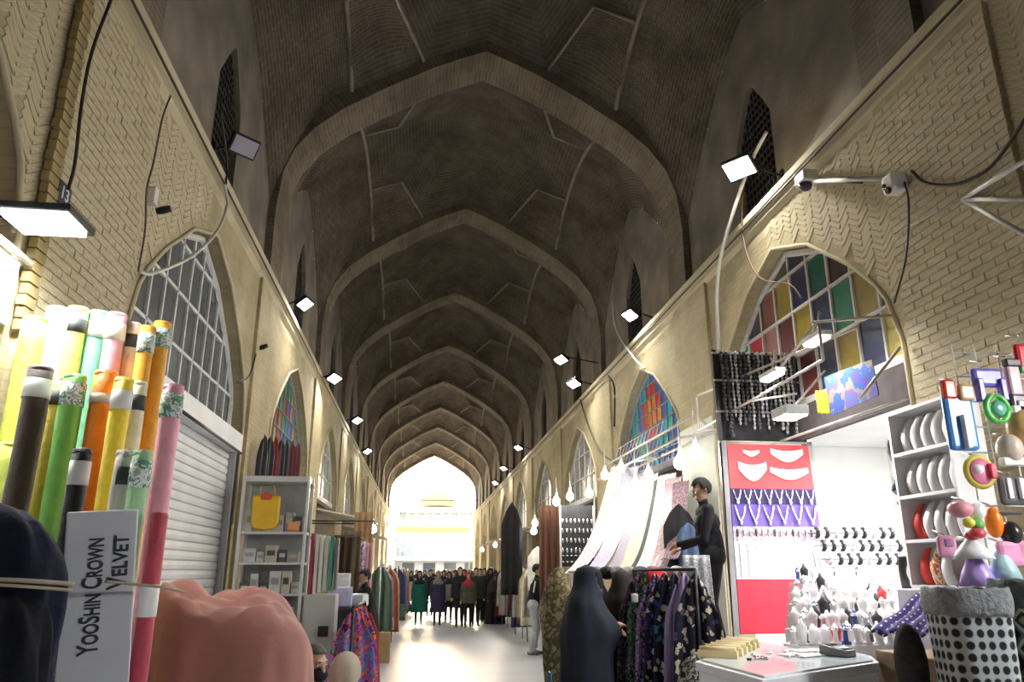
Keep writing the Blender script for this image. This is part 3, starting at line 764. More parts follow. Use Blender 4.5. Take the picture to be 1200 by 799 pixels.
# ---------- fabric rolls
def clothmat(n, c, r=.55): return mat('cloth_' + n, c, r, var=.10, vs_=14, bump=.35, bs=26, sheen=.2)
m_lab = mat('paper_label', (.82, .83, .82), .6, var=.05); m_core = mat('cardboard_core', (.52, .42, .30), .9, var=.1)
m_labg = pattern('green_leaf_label', [(.74, .79, .75), (.14, .34, .24), (.78, .80, .78), (.40, .46, .42)], 'noise', 30)
rolls = [  # px, py of the top, plane Y, radius, colour, label words, label kind
    (42, 374, 4.40, .070, (.62, .72, .10), 'lime yellow', 'crinkled lime yellow fabric roll, leftmost of the back row', None),
    (68, 362, 4.42, .060, (.86, .82, .66), 'cream', 'cream white fabric roll between two lime rolls in the back row', None),
    (92, 362, 4.40, .058, (.66, .74, .16), 'lime', 'lime fabric roll with dark tag in the back row', 'd'),
    (117, 367, 4.40, .058, (.22, .72, .46), 'mint', 'mint green fabric roll with white top band in the back row', 'w'),
    (138, 369, 4.40, .056, (.80, .42, .50), 'pink', 'pale pink fabric roll with white top band in the back row', 'w'),
    (157, 380, 4.40, .045, (.84, .74, .66), 'peach', 'slim peach white fabric roll with dark tag in the back row', 'd'),
    (174, 384, 4.38, .046, (.86, .42, .04), 'orange', 'orange fabric roll with leaf tag, left of an orange pair', 'g'),
    (191, 379, 4.40, .052, (.88, .40, .03), 'orange', 'orange fabric roll with leaf tag, taller of an orange pair', 'g'),
    (48, 432, 4.02, .064, (.055, .035, .025), 'dark brown', 'dark brown crinkled fabric roll in the middle row', 'w'),
    (71, 444, 4.10, .050, (.70, .62, .10), 'mustard', 'mustard yellow fabric roll beside the dark brown roll', 'd'),
    (89, 441, 4.02, .058, (.20, .56, .10), 'green', 'bright green fabric roll with leaf tag beside the brown roll', 'g'),
    (125, 437, 4.00, .060, (.86, .24, .01), 'red orange', 'deep orange fabric roll in the middle row', 'o'),
    (146, 445, 3.98, .050, (.88, .70, .04), 'yellow', 'yellow fabric roll with white band in the middle row', 'w'),
    (164, 449, 4.00, .040, (.72, .70, .50), 'ivory', 'slim ivory fabric roll with dark tag in the middle row', 'd'),
    (204, 453, 3.80, .050, (.78, .34, .44), 'rose', 'long rose pink fabric roll with leaf tag next to the white shutter', 'g'),
    (97, 528, 3.72, .044, (.01, .011, .015), 'black', 'short black fabric roll with square white label', 'w2'),
    (149, 530, 3.66, .048, (.60, .58, .52), 'stone', 'stone grey fabric roll with black tag behind the white carton', 'd'),
    (168, 530, 3.58, .044, (.36, .62, .34), 'pale green', 'pale green fabric roll standing right of the white carton', 'g'),
    (187, 603, 3.55, .038, (.46, .05, .08), 'crimson', 'crimson fabric roll with white tag beside the pale green roll', 'w3'),
    (15, 520, 4.22, .060, (.60, .70, .14), 'lime2', 'lime yellow fabric roll partly hidden at the left edge', None)]
for ri, (px, py, Y, r, c, cn, lab, lk) in enumerate(rolls):
    if Y > 3.9: Y += (.075 if ri % 2 else -.0) + .05
    r *= .95
    t = onY(px, py, Y); base = .80 if Y > 3.95 else .77; h = t.z - base
    e = empty('fabric_roll', (t.x, Y, base), label=lab, cat='fabric roll', group='fabric rolls at the left stall')
    m = clothmat(cn.replace(' ', '_'), c)
    s = MB(); rings = []; ph = random.uniform(0, 6)
    for j in range(15):
        zz = h * j / 14
        rings.append([((r * (1 + .035 * math.sin(3 * a + ph + zz * 5) + .03 * math.sin(zz * 17 + 2 * a))) * math.cos(a), (r * (1 + .035 * math.sin(3 * a + ph + zz * 5))) * math.sin(a), zz) for a in [2 * PI * k / 18 for k in range(18)]])
    s.loft(rings); s.build('cloth', m, e)
    s = MB(); s.lathe([(r * .42, h - .02), (r * .42, h + .012), (r * .30, h + .012), (r * .28, h - .01)], n=14); s.build('core', m_core, e)
    s = MB(); s.lathe([(r * .95, h - .02), (r * 1.03, h - .012), (r * .95, h + .006), (r * .5, h + .008)], n=18); s.build('rolled_edge', m, e)
    if lk:
        zz = {'w': h - .16, 'd': h - .15, 'g': h - .16, 'o': h - .17, 'w2': h - .16, 'w3': h - .42}[lk]; hh = {'w': .10, 'd': .08, 'g': .12, 'o': .05, 'w2': .11, 'w3': .13}[lk]
        arc = lk in 'd'
        s = MB(); n = 12; a0, a1 = (-1.9, .2) if arc else (-PI, PI)
        s.grid(lambda u, v: ((r * 1.06) * math.cos(a0 + (a1 - a0) * u), (r * 1.06) * math.sin(a0 + (a1 - a0) * u), zz + hh * v), 20, 2)
        s.build('label_band', {'w': m_lab, 'w2': m_lab, 'w3': m_lab, 'd': mat('dark_tag', (.05, .06, .06), .6), 'g': m_labg, 'o': mat('grey_tag', (.6, .5, .45), .6)}[lk], e, solid=.002)

# ---------- the white carton
p = onY(125, 597, 3.30)
e = empty('fabric_carton', (p.x + .035, 3.42, .77), label='tall white carton lettered YooShin Crown Velvet beside the navy bundle', cat='carton')
H = p.z - .77; W = .255; m_cart = mat('white_card', (.70, .72, .77), .6, var=.04)
s = MB(); s.box((0, 0, H / 2), (W, .17, H)); s.build('box', m_cart, e, bevel=.006)
s = MB(); s.box((0, 0, H + .002), (W * .98, .012, .004)); s.build('tape', m_lab, e)
m_ink = mat('dark_ink', (.05, .055, .075), .6)
text('YooShin Crown', .098, m_ink, e, (-.02, -.0865, H - .325), (PI / 2, -PI / 2, 0), caps=True, sx=.63)
text('Velvet', .098, m_ink, e, (.068, -.0865, H - .205), (PI / 2, -PI / 2, 0), caps=True, sx=.80)
e.rotation_euler = (0, R(-4.5), R(19))

# ---------- navy cloth bundle with rope
m_navy = mat('navy_velvet', (.008, .010, .028), .8, var=.35, vs_=9, bump=.5, bs=14, sheen=.05, spec=.2)
m_ink_cloth = mat('black_velvet', (.005, .006, .010), .85, var=.3, vs_=9, bump=.5, bs=14, spec=.2)
e = empty('cloth_bundle', (-1.42, 3.0, 0), label='dark navy velvet bundle tied with rope at the left edge', cat='bundle')
def lump(cx, cy, z0, z1, rx, ry, folds, seed, mtl, name):
    rnd = random.Random(seed); ph = [rnd.uniform(0, 6) for _ in range(6)]; s = MB(); rings = []; N = 64; M = 26
    for j in range(M + 1):
        t = j / M; z = z0 + (z1 - z0) * t
        k = (1 - max(0, (t - .72) / .28) ** 2.4) ** .5 if t > .72 else 1.0 - .12 * (.72 - t)
        ring = []
        for i in range(N):
            a = 2 * PI * i / N
            f = 1 + folds * (.5 * math.sin(4 * a + ph[0] + 2.3 * t) + .8 * (abs(math.sin(6 * a + ph[1] + 3 * t)) - .6) + .6 * (abs(math.sin(9.5 * a + ph[2] - 4 * t)) - .6))
            f *= k * (1 + .05 * math.sin(7 * t + ph[3]))
            ring.append((cx + rx * f * math.cos(a), cy + ry * f * math.sin(a), z + .02 * math.sin(3 * a + ph[4])))
        rings.append(ring)
    s.loft(rings); return s.build(name, mtl, e)
lump(-.16, .02, .80, 1.84, .31, .22, .11, 3, m_navy, 'upper_cloth')
lump(-.10, -.08, .75, 1.60, .30, .20, .10, 9, m_ink_cloth, 'lower_cloth')
s = MB(); s.tube(curve_pts([(-.36, -.20, 1.53), (-.1, -.33, 1.575), (.12, -.28, 1.575), (.24, -.10, 1.56)], 8), .008, 6); s.build('rope', mat('jute_rope', (.36, .31, .22), .9), e)
s = MB(); s.tube(curve_pts([(-.36, -.20, 1.545), (-.1, -.34, 1.56), (.1, -.30, 1.56), (.24, -.11, 1.54)], 8), .006, 6); s.build('rope', MATS['jute_rope'], e)
s = MB(); s.bx(-.4, .28, -.25, .25, 0, .8); s.build('crate', m_wood, e)
cable([(-1.19, 3.20, 1.565), (-1.12, 3.28, 1.555), (-1.02, 3.36, 1.54), (-.98, 3.50, 1.52)], .006, MATS['jute_rope'], 'jute rope stretched across the white carton', 'rope')

# ---------- salmon cloth heap
m_salmon = mat('salmon_cloth', (.36, .155, .125), .75, var=.12, vs_=5, bump=.3, bs=10, sheen=.2)
e = empty('cloth_heap', (-.93, 4.45, 0), label='salmon pink cloth draped over a low heap of goods', cat='cloth')
def heap(u, v):
    a = 2 * PI * u; rr = v
    ridge = .5 + .5 * math.cos(a + .4)
    cx_ = math.cos(a); x = .47 * rr * math.copysign(abs(cx_) ** .75, cx_) - .02; y = .46 * rr * math.sin(a)
    top = 1.455 - .14 * (x / .43) + .022 * math.sin(9 * x + .3) + .035 * math.sin(9 * x + 6 * y) + .03 * math.sin(12 * y - 7 * x)
    if rr < .86: z = top - .12 * (rr / .86) ** 5
    else:
        k = (rr - .86) / .14; z = top - .12 - (top - .125) * k ** .9
        f = .06 * math.sin(9 * a) + .04 * math.sin(17 * a + 2); x += f * k * math.cos(a); y += f * k * math.sin(a)
    z += (.012 * math.sin(5 * a + 9 * rr) + 0.032 * (abs(math.sin(7 * x + 5 * y + .6 + 1.5 * math.sin(4 * y))) - .6) + .030 * (abs(math.sin(11 * x - 9 * y + 2 * math.sin(5 * x))) - .5)) * min(1, rr * 2)
    return (x, y, max(z, .005))
s = MB(); s.grid(heap, 80, 36); s.build('drape', m_salmon, e, sub=1)
s = MB(); s.bx(-.26, .26, -.28, .28, 0, 1.02); s.build('covered_goods', m_core, e)

# ---------- glazed display cabinet
CY = 10.1; x0, x1 = -2.25, -1.45; z0, z1 = .80, 2.78
e = empty('display_cabinet', ((x0 + x1) / 2, CY + .2, z0), label='tall pale glazed display cabinet of small goods beside the left pier', cat='cabinet')
hw = (x1 - x0) / 2; H = z1 - z0; m_alu = mat('pale_aluminium', (.66, .68, .70), .35, .2, var=.05)
for x in (-hw, hw):
    for y in (-.2, .2): s = MB(); s.box((x, y, H / 2), (.035, .035, H)); s.build('post', m_alu, e)
for k, z in enumerate((.04, .165, .53, .90, 1.27, H - .04)):
    s = MB(); s.box((0, 0, z), (hw * 2, .4, .03 if k not in (0, 5) else .07)); s.build('shelf' if k not in (0, 5) else ('base' if k == 0 else 'top'), m_alu, e)
s = MB(); s.box((0, .205, H / 2), (hw * 2, .012, H)); s.build('back_panel', mat('cabinet_back', (.45, .47, .47), .5), e)
s = MB(); s.box((hw, 0, H / 2), (.006, .38, H - .1)); s.build('side_glass', mat('clear_glass', (.9, .95, .95), .05, trans=1., alpha=.25), e)
s = MB(); s.box((-hw, 0, H / 2), (.006, .38, H - .1)); s.build('side_glass', MATS['clear_glass'], e)
m_bx = [mat('goods_white', (.66, .67, .67), .5, var=.1), mat('goods_grey', (.38, .38, .38), .5, var=.1), mat('goods_beige', (.60, .54, .44), .6, var=.1), mat('goods_dark', (.12, .11, .11), .6, var=.2)]
rnd = random.Random(5); cxx = (x0 + x1) / 2
rowsn = ['bottom', 'second', 'third', 'fourth', 'top']
for k, z in enumerate((.18, .545, .915, 1.285)):
    x = -hw + .05; i = 0
    while x < hw - .1:
        w = rnd.uniform(.09, .17); h = rnd.uniform(.10, .27); w = min(w, hw - .03 - x)
        mm = rnd.choice([0, 0, 0, 1, 2, 0, 3]); q = MB()
        q.box((0, 0, h / 2), (w * .92, .16, h)); i += 1
        o = q.build('goods_box', m_bx[mm], loc=(cxx + x + w / 2, CY + .2 - rnd.uniform(.05, .1), z0 + z + .001), bevel=.005, label='%s box, number %s along the %s shelf of the pale display cabinet' % (['white', 'grey', 'beige', 'dark'][mm], ['one', 'two', 'three', 'four', 'five', 'six', 'seven', 'eight', 'nine'][i - 1], ['bottom', 'second', 'third', 'fourth'][k]), cat='box', group='goods in the display cabinet')
        o2 = MB().box((0, -.0815, h * .55), (w * .6, .002, h * .3)).build('printed_label', m_bx[(mm + 1) % 4], o)
        x += w
# yellow bag
e = empty('yellow_bag', (-1.95, CY - .03, 2.10), label='yellow plastic bag with red print hanging in the display cabinet', cat='bag')
s = MB(); n = 20; ol = [(-.17, .42), (-.17, .08), (-.12, .01), (0, 0), (.12, .01), (.17, .08), (.17, .42)]
s.prism(ol, 'Y', -.03, .03); s.build('pouch', mat('yellow_vinyl', (.78, .48, .02), .35, var=.08), e, bevel=.02)
s = MB(); s.prism([(-.06, .37), (.06, .37), (.08, .43), (.0, .47), (-.08, .43)], 'Y', -.034, .034); s.build('red_print', mat('red_print', (.6, .08, .02), .4), e)
s = MB(); s.tube([(-.1, 0, .42), (-.08, 0, .55), (.08, 0, .55), (.1, 0, .42)], .01, 6); s.build('handle', MATS['yellow_vinyl'], e)
q = MB(); q.box((0, 0, .06), (.14, .1, .12)); q.build('orange_packet', mat('orange_packet', (.72, .33, .14), .5), loc=(-1.60, CY + .02, z0 + 1.286), bevel=.02, label='orange packet beside the yellow bag in the cabinet', cat='packet')

# ---------- grey metal locker, fabric bolts, bags on top
e = empty('metal_locker', (-1.08, 9.2, 0), label='plain grey metal locker with a small dark plate', cat='locker')
m_lock = mat('grey_paint', (.46, .47, .47), .5, var=.05)
s = MB(); s.box((0, 0, .68), (.34, .36, 1.36)); s.build('body', m_lock, e, bevel=.008)
s = MB(); s.box((0, -.184, .66), (.30, .012, 1.26)); s.build('door', m_lock, e, bevel=.004)
s = MB(); s.box((.06, -.193, .98), (.11, .008, .11)); s.build('dark_plate', m_black, e)
s = MB(); s.box((.17, -.195, .95), (.02, .02, .06)); s.build('handle', m_steel, e)
bc = [((.30, .02, .07), 'maroon'), ((.62, .60, .56), 'off white'), ((.72, .72, .68), 'white'), ((.50, .56, .52), 'pale grey'), ((.04, .28, .17), 'green'), ((.14, .15, .16), 'charcoal')]
for k, (c, nme) in enumerate(bc):
    s = MB(); s.box((0, 0, .33), (.034, .16, .66 - .02 * k)); s.ell((0, 0, .33), (.024, .085, .30), 10, 8)
    s.build('fabric_bolt', clothmat('bolt_' + nme.replace(' ', '_'), c), loc=(-1.22 + .055 * k, 9.22, 1.361), label='%s fabric bolt standing on the grey metal locker' % nme, cat='fabric bolt', group='bolts on the locker')
def bundle(loc, r, m, label, name='wrapped_bundle', cat='bundle', seed=1):
    rnd = random.Random(seed); ph = [rnd.uniform(0, 6) for _ in range(4)]; s = MB(); N, M = 24, 12; rings = []
    for j in range(M + 1):
        th = -PI / 2 + PI * j / M; ring = []
        for i in range(N):
            a = 2 * PI * i / N; f = 1 + .13 * math.sin(3 * a + ph[0] + j * .6) + .10 * math.sin(5 * a + ph[1] - j * .9) + .05 * math.sin(9 * a + j)
            cc = max(math.cos(th), .03); ring.append((r[0] * cc * f * math.cos(a), r[1] * cc * f * math.sin(a), r[2] + r[2] * math.sin(th)))
        rings.append(ring)
    s.loft(rings); return s.build(name, m, loc=loc, label=label, cat=cat)
m_wrap = mat('clear_wrap', (.74, .75, .80), .25, var=.12, vs_=10); m_wrapb = mat('lilac_wrap', (.50, .52, .74), .3, var=.15, vs_=10)
s = MB(); s.box((0, 0, .59), (.60, .8, 1.18)); tbl = s.build('cloth_stand', mat('dark_stand_cloth', (.04, .04, .05), .9, var=.2), loc=(-.98, 10.3, 0), label='black cloth covered stand behind the grey locker', cat='stand', bevel=.02)

# ---------- hanging cloth
def hang(loc, w, h, m, label, rz=0., folds=4, amp=.035, flare=1.0, name='hanging_cloth', cat='cloth', group=None, seed=0, shoulders=False, th=.006, lean=0.):
    rnd = random.Random(seed + int(abs(loc[0] * 31 + loc[1] * 17))); ph = rnd.uniform(0, 6); s = MB()
    def fn(u, v):
        ww = w * (1 + (flare - 1) * v)
        if shoulders: ww = w * (.55 + .45 * min(1, v / .18)) * (1 + (flare - 1) * v)
        x = (u - .5) * ww
        y = amp * (.4 + .6 * v) * math.sin(folds * 2 * PI * u + ph + .6 * v) + lean * v
        zz = -h * v - (.10 * h * min(1, abs(u - .5) * 2) * (1 - v) if shoulders else 0)
        return (x, y, zz)
    s.grid(fn, max(16, folds * 7), 12, True, (w, h))
    o = s.build(name, m, loc=loc, solid=th, label=label, cat=cat, group=group); o.rotation_euler = (0, 0, rz); return o
def wrapped(loc, d, m, label, rz):
    s = MB(); s.box((0, 0, d[2] / 2), d); o = s.build('wrapped_bundle', m, loc=loc, label=label, cat='bundle', bevel=.03, sub=1); o.rotation_euler = (0, 0, rz)
    s = MB(); s.box((0, 0, d[2] / 2), (d[0] * 1.01, .03, d[2] * 1.01)); s.build('strap', m_lab, o); return o
wrapped((-.95, 10.10, 1.182), (.26, .24, .24), m_wrapb, 'lilac wrapped bundle behind the grey locker', .2)
wrapped((-.74, 10.2, 1.182), (.20, .22, .16), m_wrap, 'white wrapped bundle on the black stand', -.3)
wrapped((-1.02, 10.45, 1.182), (.28, .22, .40), m_wrap, 'tall white wrapped bundle at the back of the black stand', .1)
P_multi = pattern('multicolour_print', [(.55, .04, .10), (.04, .05, .35), (.70, .18, .02), (.25, .04, .35), (.03, .25, .35), (.62, .05, .25), (.02, .02, .05), (.10, .34, .10)], 'noise', 9)
P_multi2 = pattern('bright_print', [(.60, .12, .03), (.10, .03, .30), (.65, .06, .12), (.05, .10, .42), (.62, .40, .05), (.3, .02, .2), (.03, .03, .06)], 'flower', 10)
# rail with bright dresses, parallel to the aisle
e = empty('clothes_rail', (-.62, 8.6, 0), label='low black rail carrying the bright printed dresses on the left', cat='rail')
for y in (-.75, .95): s = MB(); s.tube([(0, y, 0), (0, y, 1.27)], .016, 6); s.build('post', m_black, e)
s = MB(); s.tube([(0, -.75, 1.27), (0, .95, 1.27)], .016, 6); s.build('bar', m_black, e)
dl = [(P_multi, 'purple and orange'), (P_multi2, 'red and violet'), (pattern('blue_magenta_print', [(.04, .06, .40), (.60, .04, .25), (.10, .02, .25), (.75, .30, .03), (.02, .02, .05)], 'noise', 11), 'blue and magenta'), (P_multi, 'orange and teal'), (mat('orange_red_cloth', (.50, .07, .03), .8), 'plain red'), (mat('black_cloth', (.015, .015, .018), .85), 'plain black')]
for k, (m, nm_) in enumerate(dl):
    y = 8.0 + .29 * k
    hang((-.62 + .0, y, 1.26), .38, 1.18, m, '%s dress on the low rail, %s from the near end' % (nm_, ['first', 'second', 'third', 'fourth', 'fifth', 'sixth'][k]), rz=R(18 + 4 * k), folds=3, amp=.05, flare=1.45, name='dress', cat='dress', group='dresses on the left rail', seed=k, shoulders=True)
# textiles hanging at the far side of the left stalls
P_flo = pattern('lilac_floral', [(.55, .48, .62), (.25, .12, .30), (.66, .60, .66), (.45, .25, .40)], 'noise', 16)
hl = [(404, 627, 12.8, .34, 1.0, mat('dark_brown_cloth', (.07, .05, .035), .9), 'dark brown cloth'), (412, 622, 13.6, .34, 1.15, mat('olive_brown_cloth', (.17, .13, .08), .9), 'olive brown cloth'),
      (421, 634, 14.4, .26, 1.0, P_flo, 'lilac floral cloth'), (430, 636, 15.0, .24, .95, mat('dusty_pink_cloth', (.52, .30, .32), .9), 'dusty pink cloth'), (427, 600, 15.6, .35, 1.5, mat('tan_cloth', (.40, .25, .13), .9), 'tan brown cloth')]
for px, py, Y, w, h, m, nm_ in hl:
    p = onY(px, py, Y); hang(p, w, h, m, '%s hanging high over the left stalls' % nm_, folds=3, amp=.04, group='cloths hanging over the left stalls')
for Y, xa, z, nm_ in ((12.8, -1.05, 2.13, 'nearest'), (15.0, -.95, 2.52, 'farther')):
    e = empty('hanging_rail', (XL + .06, Y, z), label='%s thin dark rail reaching out from the left wall' % nm_, cat='rail')
    s = MB(); s.tube([(0, 0, 0), (xa - XL, 0, 0)], .014, 6); s.build('bar', m_black, e)
    s = MB(); s.tube([(0, 1.3, .03), (xa - XL, 1.3, .03)], .014, 6); s.tube([(.02, 0, 0), (.02, 1.3, .03)], .014, 6); s.tube([(xa - XL, 0, 0), (xa - XL, 1.3, .03)], .014, 6); s.build('cross_bar', m_black, e)
# cardboard box on the floor
p = onZ(446, 777, 0)
e = empty('cardboard_box', (p.x, p.y + .15, 0), label='brown cardboard box on the floor at the left stalls', cat='box')
m_card = mat('cardboard', (.36, .24, .12), .85, var=.1)
s = MB(); s.box((0, 0, .26), (.30, .34, .52)); s.build('body', m_card, e)
s = MB(); s.box((0, 0, .523), (.05, .34, .006)); s.build('tape', mat('tan_tape', (.5, .38, .22), .3), e)
# shop under the second left window: dark doorway with hanging reds
e = empty('door_3', (XL - .05, baysL[4], 0), kind='structure')
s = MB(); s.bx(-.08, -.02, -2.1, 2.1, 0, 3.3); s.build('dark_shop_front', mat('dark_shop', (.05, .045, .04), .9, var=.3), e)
for k in range(7):
    c = random.Random(k).choice([((.20, .02, .03), 'red'), ((.02, .02, .025), 'black'), ((.03, .04, .10), 'navy'), ((.02, .02, .025), 'black'), ((.12, .03, .04), 'wine')])
    p = onX(311 + 6.5 * k, 508 + 1.5 * k, XL + .22)
    hang(p, .22, 1.15, mat('cloth_' + c[1], c[0], .9), '%s garment hung under the left stained window, %s in line' % (c[1], ['first', 'second', 'third', 'fourth', 'fifth', 'sixth', 'seventh'][k]), rz=R(60), folds=2, amp=.03, name='garment', cat='garment', group='garments under the left stained window', shoulders=True)
# ================================================================== RIGHT SIDE
ORD = ['first', 'second', 'third', 'fourth', 'fifth', 'sixth', 'seventh', 'eighth', 'ninth', 'tenth', 'eleventh', 'twelfth', 'thirteenth', 'fourteenth', 'fifteenth', 'sixteenth']
m_rail = mat('pale_rail', (.50, .48, .43), .45, .3, var=.1)
# ---------- necklace stand: chain rack above, leaning board below
YB = 8.05
e = empty('chain_rack', (3.18, YB, .8), label='tall black rack hung with silver chains beside the man in black', cat='rack')
xa, xb = .12, 1.04
s = MB(); s.bx(xa, xb, .03, .05, 2.18, 3.22); s.build('back_board', mat('black_velvet_board', (.02, .02, .022), .9, var=.3), e)
for x in (xa - .03, xb + .03): s = MB(); s.box((x, .02, 1.62), (.045, .05, 3.24)); s.build('post', m_black, e)
for z in (2.18, 2.52, 2.88, 3.2): s = MB(); s.tube([(xa - .06, -.01, z), (xb + .06, -.01, z)], .013, 6); s.build('cross_rail', m_rail, e)
m_silver = mat('silver_chain', (.62, .62, .64), .3, .8, var=.3, vs_=60); m_gunmetal = mat('gunmetal_chain', (.13, .13, .14), .35, .7, var=.4, vs_=60)
rnd = random.Random(3)
for k in range(17):
    x = xa + .03 + .054 * k; L = rnd.uniform(.80, 1.02); r0 = rnd.uniform(.016, .028)
    s = MB(); n = int(L / .045)
    for j in range(n):
        s.ell((rnd.uniform(-.006, .006), -.02 + rnd.uniform(-.006, .006), -j * .045), (r0 * rnd.uniform(.7, 1.1), r0, .024), 6, 4)
    s.build('bead_chain', m_silver if rnd.random() < .55 else m_gunmetal, loc=(3.18 + x, YB - .045, .8 + 3.19), label='bead chain on the black rack, %s from its left post' % (ORD + ['seventeenth'])[k], cat='chain', group='bead chains on the black rack')
# leaning board
tl, tr = onY(852, 520, 7.95), onY(946, 516, 7.95); bl, br = onY(868, 742, 7.2), onY(985, 700, 7.2)
br = Vector((bl.x + (tr.x - tl.x), br.y, bl.z))
org = Vector(bl)
e = empty('jewellery_board', org, label='leaning jewellery board with red, violet and white bands', cat='display board')
U = (br - bl); V = (tl - bl); Nn = U.cross(V).normalized()
if Nn.y > 0: Nn = -Nn
def bp(u, v, o=0.): return U * u + V * v + Nn * o
def band(v0, v1, m, name, o=.0, u0=0., u1=1.):
    s = MB(); a = [bp(u0, v0, o), bp(u1, v0, o), bp(u1, v1, o), bp(u0, v1, o)]; c = [q - Nn * .02 for q in a]
    s.add(a + c, [(0, 1, 2, 3), (7, 6, 5, 4), (0, 4, 5, 1), (1, 5, 6, 2), (2, 6, 7, 3), (3, 7, 4, 0)]); return s.build(name, m, e)
L = V.length
vy = lambda py: max(0, min(1, (742 - py) / 222.))
m_redb = mat('red_velvet', (.66, .035, .07), .8, var=.1); m_viol = mat('violet_velvet', (.16, .10, .50), .8, var=.15); m_ind = mat('indigo_velvet', (.035, .025, .10), .8, var=.2); m_wsheet = mat('white_sheet', (.64, .63, .65), .6, var=.05)
m_coral = mat('coral_card', (.62, .05, .06), .6, var=.12, vs_=4)
band(0, vy(686), m_redb, 'red_cloth'); band(vy(686), vy(643), m_wsheet, 'white_band'); band(vy(643), vy(626), mat('pearl_strip', (.50, .42, .50), .5, var=.5, vs_=40), 'pearl_band')
band(vy(626), vy(599), m_viol, 'violet_band'); band(vy(599), vy(579), m_ind, 'indigo_band'); band(vy(579), 1.0, m_coral, 'coral_band')
for u in (-.03, 1.03): s = MB(); s.bar(bp(u, -.02, -.02), bp(u, 1.02, -.02), .05); s.build('frame_post', m_steel, e)
m_cream = mat('cream_card', (.86, .78, .66), .5, var=.06)
for u, v, w, h in ((.28, .83, .34, .14), (.72, .93, .40, .10), (.72, .82, .46, .09), (.28, .94, .2, .05)):
    s = MB(); n = 14
    ol = [(u - w / 2 + w * k / n, v + h * .1 - h * .5 * math.sin(PI * k / n)) for k in range(n + 1)] + [(u + w / 2 - w * k / n, v + h * .42 - h * .15 * math.sin(PI * k / n)) for k in range(n + 1)]
    s.add([bp(a, b_, .012) for a, b_ in ol], [tuple(range(len(ol)))]); s.build('cream_collar_card', m_cream, e, solid=.006)
for k in range(11):
    u = .05 + .09 * k; s = MB(); s.bar(bp(u, vy(684), .012), bp(u, vy(646), .012), .010, .006); s.build('bracelet_strip', m_silver, e)
m_silv2 = mat('bright_silver', (.85, .85, .88), .2, .9, var=.05)
def necklace(u, v0, w, h, label, grp, thick=.007):
    c = bp(u, v0, .018); s = MB(); n = 16; pts = []
    for k in range(n + 1):
        t = -1 + 2 * k / n; pts.append(bp(w * t / 2, -h * (1 - abs(t) ** 1.7), 0))
    s.tube(pts, thick, 5); q = bp(0, -h - .012, 0); s.ell(q, (.02, .014, .028), 8, 6)
    s.build('necklace', m_silv2, loc=org + c, label=label, cat='necklace', group=grp)
for k in range(6): necklace(.09 + .165 * k, vy(601), .12, .085, 'silver necklace on the violet band, %s from the left' % ORD[k], 'necklaces on the violet band', .011)
for k in range(8): necklace(.07 + .123 * k, vy(581), .09, .062, 'silver necklace on the indigo band, %s from the left' % ORD[k], 'necklaces on the indigo band')
for k in range(14):
    u = .04 + .07 * k; s = MB(); s.ell((0, 0, 0), (.016, .012, .03), 8, 6); s.ell((0, 0, -.035), (.010, .01, .016), 8, 5)
    s.build('earring', m_silv2 if k % 3 else m_gunmetal, loc=org + bp(u, vy(633), .02), label='drop earring on the pearl strip, %s from the left' % ORD[k], cat='earring', group='earrings on the pearl strip')

# ---------- awning frame, tube lamps and banner over the jewellery stall
e = empty('pipe_canopy', (3.95, 7.0, 0), label='pale pipe awning frame over the jewellery stall', cat='frame')
def pipe(a, b_, r=.014, nm_='pipe'): s = MB(); s.tube([Vector(a) - Vector((3.95, 7.0, 0)), Vector(b_) - Vector((3.95, 7.0, 0))], r, 6); s.build(nm_, m_rail, e)
ps = [((3.98, 8.6, 3.62), (3.4, 6.0, 3.70)), ((3.35, 6.0, 3.70), (3.98, 5.8, 3.72)), ((3.4, 9.0, 3.72), (3.98, 6.3, 3.78)), ((3.42, 9.1, 3.30), (3.42, 6.0, 3.36)), ((3.42, 9.1, 3.30), (3.98, 9.1, 3.34)), ((3.42, 9.1, 3.72), (3.42, 9.1, 3.28)), ((3.42, 6.0, 3.36), (3.42, 6.0, 3.72)), ((3.42, 7.6, 3.34), (3.98, 7.6, 3.44)), ((3.42, 6.0, 3.72), (3.98, 7.0, 4.0)), ((3.98, 5.75, 2.98), (3.98, 9.6, 3.02)), ((3.55, 5.75, 2.96), (3.98, 5.75, 3.42))]
for a, b_ in ps: pipe(a, b_)
for (px, py, X, sz, w, nm_) in ((957, 399, 3.5, (.10, .30, .05), 70, 'upper'), (905, 441, 3.45, (.09, .34, .05), 120, 'lower left'), (926, 487, 3.05, (.18, .24, .08), 230, 'brightest')):
    p = onX(px, py, X)
    q = empty('tube_lamp', p, label='%s glowing lamp on the jewellery awning frame' % nm_, cat='lamp', group='lamps on the jewellery awning')
    s = MB(); s.box((0, 0, .03), (sz[0] + .03, sz[1] + .03, sz[2])); s.build('housing', m_whitep, q, bevel=.01)
    s = MB(); s.box((0, 0, -.003), (sz[0], sz[1], .03)); s.build('lit_panel', m_led, q)
    s = MB(); s.bar((0, 0, .04), (.06 if w < 200 else .36, 0, .28 if w < 200 else .40), .015); s.build('hanger', m_rail, q)
    alight('tube_light', (0, 0, -.03), (.25, .1, -1) if w < 200 else (.12, -.45, -.85), w, sz[0], sz[1], (1, .98, .96), q)
